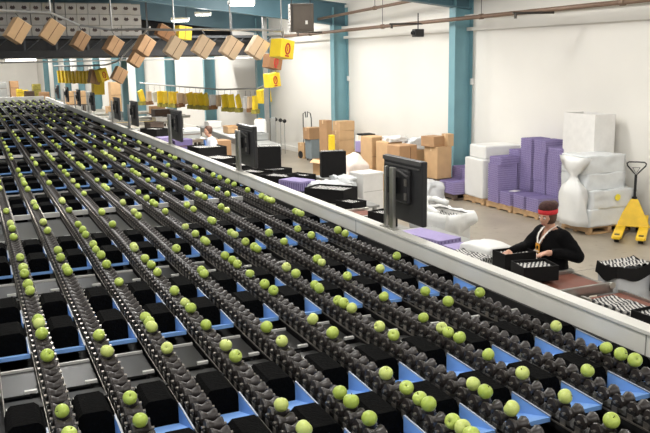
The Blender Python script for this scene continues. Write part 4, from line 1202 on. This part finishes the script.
def remesh(meshes, voxel, smooth=4):
    bm = bmesh.new()
    for m in meshes: bm.from_mesh(m)
    me = bpy.data.meshes.new('tmp'); bm.to_mesh(me); bm.free()
    o = bpy.data.objects.new('tmp', me); C.objects.link(o)
    r = o.modifiers.new('r', 'REMESH'); r.mode = 'VOXEL'; r.voxel_size = voxel; r.use_smooth_shade = True
    if smooth:
        s = o.modifiers.new('m', 'SMOOTH'); s.factor = .5; s.iterations = smooth
    dg = bpy.context.evaluated_depsgraph_get()
    out = bpy.data.meshes.new_from_object(o.evaluated_get(dg))
    bpy.data.objects.remove(o); bpy.data.meshes.remove(me)
    out.polygons.foreach_set('use_smooth', [True]*len(out.polygons))
    return out
def head_mesh(Mx):
    bm = bmesh.new(); bmesh.ops.create_uvsphere(bm, u_segments=32, v_segments=24, radius=1)
    for v in bm.verts:
        x, y, z = v.co
        p = Vector((x*.095, y*.075, z*.115))
        if z < 0: p.x *= 1-.10*(-z); p.y *= 1-.28*(-z)**1.5; p.x += .012*(-z)
        if x > .3 and -.25 < z < .15: p.x += .004
        if x > .8 and abs(y) < .35: p.x += .022*max(0, 1-abs(y)/.28)*math.exp(-((z+.12)/.17)**2)      # nose
        if x > .6: p.x -= .010*(math.exp(-((abs(y)-.36)/.14)**2))*math.exp(-((z-.08)/.12)**2)         # eye sockets
        if x > .6: p.x += .006*math.exp(-(y/.3)**2)*math.exp(-((z+.50)/.09)**2)                       # lips
        if x > .5: p.x += .008*math.exp(-(y/.3)**2)*math.exp(-((z+.80)/.14)**2)                       # chin
        v.co = Mx @ p
    me = bpy.data.meshes.new('tmp'); bm.to_mesh(me); bm.free()
    return me
def ear_mesh(Mx, s):
    b = MB(); b.lathe([(.002, -.006), (.018, -.004), (.022, .004), (.012, .006)], 12, None if False else 'skin', Mx @ Matrix.Translation((-.005, s*.074, 0)) @ Matrix.Rotation(s*-PI/2, 4, 'X') @ Matrix.Scale(1.4, 4, (0, 1, 0)))
    return b.mesh('tmp')
def hand_chain(wrist, dirv, palmn, side, curl=.5, s=1.):
    """verts, edges, radii of a palm, four fingers and a thumb; side=+1 puts the thumb towards dirv x palmn"""
    d = Vector(dirv).normalized(); n = Vector(palmn).normalized(); w = d.cross(n).normalized()*side; n = -n
    V, E, R = [], [], []
    def add(p, r, par):
        V.append(tuple(p)); R.append(r*s)
        if par is not None: E.append((par, len(V)-1))
        return len(V)-1
    wr = Vector(wrist)
    a = add(wr, .024, None); bq = add(wr+d*.045*s, .030, a)
    lens = [.070, .078, .072, .056]
    for i, L in enumerate(lens):
        off = (1.5-i)*.020*s
        k = add(wr+d*.085*s+w*off, .0115, bq)
        dd = d.copy(); p = Vector(V[k])
        for seg in range(3):
            ang = curl*(.35+.25*seg)
            dd = (dd*math.cos(ang)-n*math.sin(ang)).normalized()
            p = p+dd*L*s*(.45, .32, .23)[seg]
            k = add(p, (.0095, .0088, .0078)[seg], k)
    k = add(wr+d*.035*s+w*.034*s, .014, bq)
    p = Vector(V[k]); dd = (d*.75+w*.6-n*.25).normalized()
    for seg in range(2):
        p = p+dd*.032*s; k = add(p, (.011, .0095)[seg], k); dd = (dd*.85-w*.15-n*.3).normalized()
    return V, E, R
def make_person(label, loc, rz, cfg):
    t = thing('person', label, 'person', loc, rz)
    J = cfg['J']; s = cfg.get('s', 1.)
    names = list(J); V = [tuple(Vector(J[n][0])*s) for n in names]; R = [J[n][1]*s for n in names]
    ix = {n: i for i, n in enumerate(names)}
    E = [(ix[a], ix[b]) for a, b in cfg['E']]
    body = skin_mesh(V, E, R, ix['pelvis'], levels=2)
    Mh = Matrix.Translation(Vector(cfg['head'])*s) @ Matrix.Rotation(cfg.get('turn', 0), 4, 'Z') @ Matrix.Rotation(cfg.get('nod', 0), 4, 'Y') @ Matrix.Scale(s, 4)
    ms = [body, loft(TORSO, s), head_mesh(Mh), ear_mesh(Mh, 1), ear_mesh(Mh, -1)]
    for side, (wr, d_, pn, curl) in cfg['hands'].items():
        hv, he, hr = hand_chain(Vector(wr)*s, d_, pn, side, curl, s*1.05)
        ms.append(skin_mesh(hv, he, hr, 0, levels=1))
    bme = remesh(ms, .0065, 3); bme.materials.clear(); bme.materials.append(MATS['skin'])
    bo = link('body', bme, t)
    # eyes, brows, lips
    for sd in (-1, 1):
        e = MB(); e.lathe([(.001, -.012), (.010, -.007), (.0125, 0), (.010, .007), (.001, .012)], 12, 'eye_white', Mh @ Matrix.Translation((.082, sd*.028, .010)))
        eo = e.build('eye', t, smooth=True)
        MB().lathe([(.001, -.006), (.006, -.003), (.006, .003), (.001, .005)], 10, 'eye_dark', Mh @ Matrix.Translation((.092, sd*.028, .008))).build('pupil', eo, smooth=True)
        MB().tube([Mh @ Vector((.088, sd*.014, .030)), Mh @ Vector((.090, sd*.028, .034)), Mh @ Vector((.078, sd*.046, .029))], .0035, 6, 'hair_brown').build('eyebrow', t)
    MB().tube([Mh @ Vector((.083, -.022, -.057)), Mh @ Vector((.096, 0, -.055)), Mh @ Vector((.083, .022, -.057))], .005, 6, 'lip').build('mouth', t, smooth=True)
    return t, Mh, ix
def cloth_from(cfg, joints, edges, grow, voxel, matname, name, parent, root, cut=None, seed=1, wrinkle=.006):
    J = cfg['J']; s = cfg.get('s', 1.)
    V = [tuple(Vector(J[n][0] if n not in cfg.get('ext', {}) else cfg['ext'][n])*s) for n in joints]
    R = [(J[n][1]+grow.get(n, grow['*']))*s for n in joints]
    ix = {n: i for i, n in enumerate(joints)}
    m = skin_mesh(V, [(ix[a], ix[b]) for a, b in edges], R, ix[root], levels=2)
    g = grow['*']
    ms = [m]+([loft([(x, y, z-(.06 if q == 0 else 0), rx+g+.006, ry+g) for q, (x, y, z, rx, ry) in enumerate(TORSO)], s)] if 'chest' in joints else [])
    me = remesh(ms, voxel, 4)
    for v in me.vertices:
        n = noise.noise_vector(v.co*9+Vector((seed, 0, 0)))+.5*noise.noise_vector(v.co*21)
        v.co += n*wrinkle
    if cut:
        bm = bmesh.new(); bm.from_mesh(me)
        bmesh.ops.delete(bm, geom=[f for f in bm.faces if cut(f.calc_center_median())], context='FACES'); bm.to_mesh(me); bm.free()
    me.materials.clear(); me.materials.append(MATS[matname])
    me.polygons.foreach_set('use_smooth', [True]*len(me.polygons))
    return link(name, me, parent)

# worker with the red headband; local frame faces +x
J = {'pelvis': ((0, 0, .88), .10), 'belly': ((.0, 0, 1.03), .095), 'chest': ((.01, 0, 1.22), .095), 'neckbase': ((.025, 0, 1.335), .058), 'neck': ((.045, 0, 1.385), .050), 'skull': ((.07, 0, 1.45), .055),
     'shl': ((.01, .155, 1.295), .058), 'ell': ((-.12, .25, 1.10), .045), 'wrl': ((.15, .22, 1.16), .027),
     'shr': ((.03, -.155, 1.285), .058), 'elr': ((.14, -.25, 1.12), .045), 'wrr': ((.38, -.17, 1.12), .027),
     'hipl': ((0, .085, .84), .085), 'knl': ((.03, .09, .48), .062), 'anl': ((0, .09, .09), .042), 'tol': ((.13, .11, .045), .04),
     'hipr': ((0, -.085, .84), .085), 'knr': ((.03, -.09, .48), .062), 'anr': ((0, -.09, .09), .042), 'tor': ((.13, -.11, .045), .04)}
E_ = [('pelvis', 'belly'), ('belly', 'chest'), ('chest', 'neckbase'), ('neckbase', 'neck'), ('neck', 'skull'), ('chest', 'shl'), ('shl', 'ell'), ('ell', 'wrl'), ('chest', 'shr'), ('shr', 'elr'), ('elr', 'wrr'),
      ('pelvis', 'hipl'), ('hipl', 'knl'), ('knl', 'anl'), ('anl', 'tol'), ('pelvis', 'hipr'), ('hipr', 'knr'), ('knr', 'anr'), ('anr', 'tor')]
wpos = far(549, 203, 8.15)
def build_worker():
    cfg = dict(J=J, E=E_, head=(.085, 0, 1.495), turn=.3, nod=.28,
               hands={1: ((.165, .218, 1.162), (.93, -.25, -.05), (0, 0, -1), .55), -1: ((.39, -.168, 1.118), (.95, .15, -.25), (0, 0, -1), .6)})
    # side sign: thumbs point towards the body's middle
    cfg['hands'] = {-1: cfg['hands'][1], 1: cfg['hands'][-1]}
    t, Mh, ix = make_person('person in black jacket and red headband packing a black crate', (wpos.x+.09, wpos.y+.02, 0), PI-.05, cfg)
    up = ['pelvis', 'belly', 'chest', 'neckbase', 'shl', 'ell', 'wrl', 'shr', 'elr', 'wrr', 'hipl', 'hipr']
    ue = [('pelvis', 'belly'), ('belly', 'chest'), ('chest', 'neckbase'), ('chest', 'shl'), ('shl', 'ell'), ('ell', 'wrl'), ('chest', 'shr'), ('shr', 'elr'), ('elr', 'wrr'), ('pelvis', 'hipl'), ('pelvis', 'hipr')]
    cut = lambda p: (p.x > .0 and p.z > 1.17 and abs(p.y) < (p.z-1.17)*.42) or p.z > 1.375
    cloth_from(cfg, up, ue, {'*': .034, 'neckbase': .018, 'shl': .030, 'shr': .030, 'elr': .026, 'nothing': .022, 'ell': .022, 'wrl': .020, 'wrr': .020, 'hipl': .03, 'hipr': .03, 'pelvis': .03, 'belly': .035}, .010, 'jacket_black', 'jacket', t, 'pelvis', cut, 2, .008)
    lo = ['pelvis', 'hipl', 'knl', 'anl', 'hipr', 'knr', 'anr']
    cloth_from(cfg, lo, [('pelvis', 'hipl'), ('hipl', 'knl'), ('knl', 'anl'), ('pelvis', 'hipr'), ('hipr', 'knr'), ('knr', 'anr')], {'*': .014, 'anl': .024, 'anr': .024}, .011, 'jeans', 'jeans', t, 'pelvis', None, 5, .005)
    for sd in (-1, 1):
        MB().box((.05, sd*.10, .05), (.27, .105, .09), 'shoe', taper=.8).build('shoe', t, bevel=.03)
    # lanyard with badge
    fr = lambda z: .155-.02*(1.25-z)/.2 if z < 1.25 else .155-(z-1.25)*.55
    for sd, mt in ((-1, 'lanyard_light'), (1, 'lanyard_light')):
        pts = [(-.02, sd*.055, 1.40), (.075, sd*.062, 1.36), (.130, sd*.052, 1.31), (.158, sd*.034, 1.265), (.170, sd*.012, 1.215)]
        b = MB(); vs = []; fs = []
        for q in pts:
            vs += [(q[0]+.012, q[1]-.012, q[2]), (q[0]+.012, q[1]+.012, q[2]), (q[0]+.015, q[1]+.012, q[2]), (q[0]+.015, q[1]-.012, q[2])]
        for i in range(len(pts)-1):
            a = i*4; fs += [(a+j, a+(j+1) % 4, a+4+(j+1) % 4, a+4+j) for j in range(4)]
        b.add(vs, fs, mt); b.build('lanyard', t)
    bd = MB().box((.190, 0, 1.165), (.006, .066, .10), 'badge_orange').build('badge', t, bevel=.004)
    MB().box((.194, .0, 1.175), (.003, .03, .035), 'eye_dark').build('badge_photo', bd)
    MB().box((.194, .0, 1.135), (.003, .05, .012), 'lanyard_light').build('badge_strip', bd)
    # hair, knit hat, headband
    def cap(name, prof, m, n=24, sx=1.12):
        return MB().lathe(prof, n, m, Mh @ Matrix.Translation((-.012, 0, 0)) @ Matrix.Rotation(-.22, 4, 'Y') @ Matrix.Scale(sx, 4, (1, 0, 0))).build(name, t, smooth=True)
    cap('hair', [(.070, -.075), (.082, -.04), (.088, .0), (.086, .045), (.05, .10)], 'hair_brown', sx=1.08)
    cap('headband', [(.0885, .020), (.0945, .024), (.096, .045), (.094, .068), (.088, .072)], 'band_red')
    cap('knit_hat', [(.088, .064), (.093, .072), (.092, .095), (.075, .128), (.045, .145), (.004, .150)], 'hat_knit')
    MB().lathe([(.0, -.02), (.045, -.01), (.055, .02), (.04, .045), (.0, .055)], 14, 'hair_brown', Mh @ Matrix.Translation((-.115, 0, .06))).build('hair_bun', t, smooth=True)
build_worker()

# worker in white and blue, farther along
J2 = {k: (v[0], v[1]) for k, v in J.items()}
J2.update({'ell': ((.04, .24, 1.05), .042), 'wrl': ((.28, .16, 1.08), .027), 'elr': ((.05, -.24, 1.05), .042), 'wrr': ((.28, -.14, 1.08), .027)})
w2 = far(208, 128, 18.8)
def build_worker2():
    cfg = dict(J=J2, E=E_, head=(.085, 0, 1.515), turn=.5, nod=.22, s=.99,
               hands={-1: ((.29, .158, 1.08), (.95, -.2, 0), (0, 0, -1), .5), 1: ((.29, -.138, 1.08), (.95, .2, 0), (0, 0, -1), .5)})
    t, Mh, ix = make_person('person with short brown hair in white shirt and blue apron at the packing table', (w2.x+.08, w2.y, 0), PI-.1, cfg)
    up = ['pelvis', 'belly', 'chest', 'neckbase', 'shl', 'ell', 'shr', 'elr', 'hipl', 'hipr']
    ue = [('pelvis', 'belly'), ('belly', 'chest'), ('chest', 'neckbase'), ('chest', 'shl'), ('shl', 'ell'), ('chest', 'shr'), ('shr', 'elr'), ('pelvis', 'hipl'), ('pelvis', 'hipr')]
    cloth_from(cfg, up, ue, {'*': .02, 'neckbase': .012}, .013, 'shirt_white', 'shirt', t, 'pelvis', lambda p: p.z > 1.40, 3, .006)
    MB().prism([(-.13, .70), (.13, .70), (.14, 1.05), (.09, 1.30), (-.09, 1.30), (-.14, 1.05)], (.165, 0, 0), (0, 1, 0), (0, 0, 1), (1, 0, 0), .02, 'shirt_blue').build('apron', t, bevel=.008)
    lo = ['pelvis', 'hipl', 'knl', 'anl', 'hipr', 'knr', 'anr']
    cloth_from(cfg, lo, [('pelvis', 'hipl'), ('hipl', 'knl'), ('knl', 'anl'), ('pelvis', 'hipr'), ('hipr', 'knr'), ('knr', 'anr')], {'*': .014, 'anl': .024, 'anr': .024}, .013, 'jeans', 'trousers', t, 'pelvis', None, 5, .005)
    for sd in (-1, 1): MB().box((.05, sd*.10, .05), (.27, .105, .09), 'shoe', taper=.8).build('shoe', t, bevel=.03)
    MB().lathe([(.070, -.06), (.084, -.02), (.092, .03), (.088, .07), (.065, .11), (.03, .128), (.004, .132)], 20, 'hair_brown', Mh @ Matrix.Translation((-.016, 0, 0)) @ Matrix.Rotation(-.3, 4, 'Y') @ Matrix.Scale(1.12, 4, (1, 0, 0))).build('hair', t, smooth=True)
build_worker2()

# ================================================================== LIGHT
def lamp(label, p, yaw, L=1.2, Wd=.34, power=60, group='ceiling lamps'):
    t = thing('ceiling_lamp', label, 'lamp', tuple(p), yaw, group)
    MB().box((0, 0, .05), (L, Wd, .07), 'lamp_housing').build('housing', t, bevel=.01)
    MB().box((0, 0, .0), (L-.06, Wd-.06, .03), 'lamp_lens').build('lens', t, bevel=.008)
    for s in (-1, 1): MB().cyl((s*L*.35, 0, .08), (s*L*.35, 0, .4), .008, n=6, m='black_steel').build('hanger_rod', t)
    ld = bpy.data.lights.new('lamp_light', 'AREA'); ld.shape = 'RECTANGLE'; ld.size = L; ld.size_y = Wd; ld.energy = power; ld.color = (1, .985, .955)
    lo = bpy.data.objects.new('lamp_light', ld); C.objects.link(lo); lo.parent = t; lo.location = (0, 0, -.03)
    pl = bpy.data.lights.new('lamp_fill', 'POINT'); pl.energy = power*.75; pl.shadow_soft_size = .16; pl.color = (1, .985, .955)  # point light added so each lamp also brightens walls and ceiling
    po = bpy.data.objects.new('lamp_fill', pl); C.objects.link(po); po.parent = t; po.location = (0, 0, -.2)
    return t
P = 105
lamp('white ceiling lamp, largest of the three near the heater', far(241.5, 5, 17.5), -.35, .6, .3, P)
lamp('white ceiling lamp above the tilted cartons', far(180, 21, 22), -.3, .5, .3, P*.6)
lamp('white ceiling lamp between the two other lamps', far(203, 15, 24), -.3, .5, .3, P*.6)
t = thing('tube_lamp', 'bright tube lamp under the mezzanine edge', 'lamp', tuple(far(21, 60, 25)), .02)
MB().cyl((-.45, 0, 0), (.45, 0, 0), .03, n=10, m='lamp_lens').build('tube', t)
MB().box((0, 0, .05), (1.0, .08, .04), 'lamp_housing').build('housing', t)
n = 0  # unseen lamps added to brighten the lanes, floor and long wall
for x, y, k in ((-3.5, 1, .5), (-3.5, 8, .5), (.8, -1.5, .6), (.8, 3.5, .7), (.8, 8.5, .7), (.8, 13, .6), (4.6, -1.5, .55), (4.6, 8.5, .6), (5.0, 13, .65), (5.6, 17, .65),
                (8.6, .5, .55), (8.4, 5, .5), (8.0, 9, .5), (7.8, 12.5, .5), (7.4, 16.5, .6), (7.2, 20., .9), (8.0, 24.6, 1.0)):
    n += 1
    lamp('added ceiling lamp brightening the near half of the hall, unseen, %s in its grid' % ordinal(n), (x, y, 4.62+.085*(11.6-x)-.05), 0, 1.2, .34, P*k)
n = 0  # further lamps added to brighten the far wall and hall
for x in (-3.5, 2.0, 6.8):
    for y in (33, 40, 48, 58, 70, 82):
        n += 1
        lamp('added ceiling lamp brightening the far part of the hall, %s in its grid' % ordinal(n), (x, y, 4.62+.085*(11.6-x)-.05), 0, 1.2, .34, P*1.7)
wd = bpy.data.worlds.new('world'); bpy.context.scene.world = wd; wd.use_nodes = True
bg = wd.node_tree.nodes['Background']; bg.inputs['Color'].default_value = (.95, .97, 1, 1); bg.inputs['Strength'].default_value = .6

# ================================================================== CAMERA
cd = bpy.data.cameras.new('camera'); co = bpy.data.objects.new('camera', cd); C.objects.link(co)
cd.sensor_fit = 'HORIZONTAL'; cd.sensor_width = 36.; cd.lens = FPX/W*36.; cd.clip_end = 300; cd.clip_start = .05
cam_x = Vector((ROWS[0][0], ROWS[1][0], ROWS[2][0])); cam_down = Vector((ROWS[0][1], ROWS[1][1], ROWS[2][1])); cam_fwd = Vector((ROWS[0][2], ROWS[1][2], ROWS[2][2]))
Mw = Matrix((cam_x, -cam_down, -cam_fwd)).transposed().to_4x4(); Mw.translation = EYE
co.matrix_world = Mw
sc = bpy.context.scene; sc.camera = co
sc.view_settings.view_transform = 'Standard'; sc.view_settings.look = 'None'; sc.view_settings.gamma = 1; sc.view_settings.use_curve_mapping = False
sc.view_settings.exposure = .12
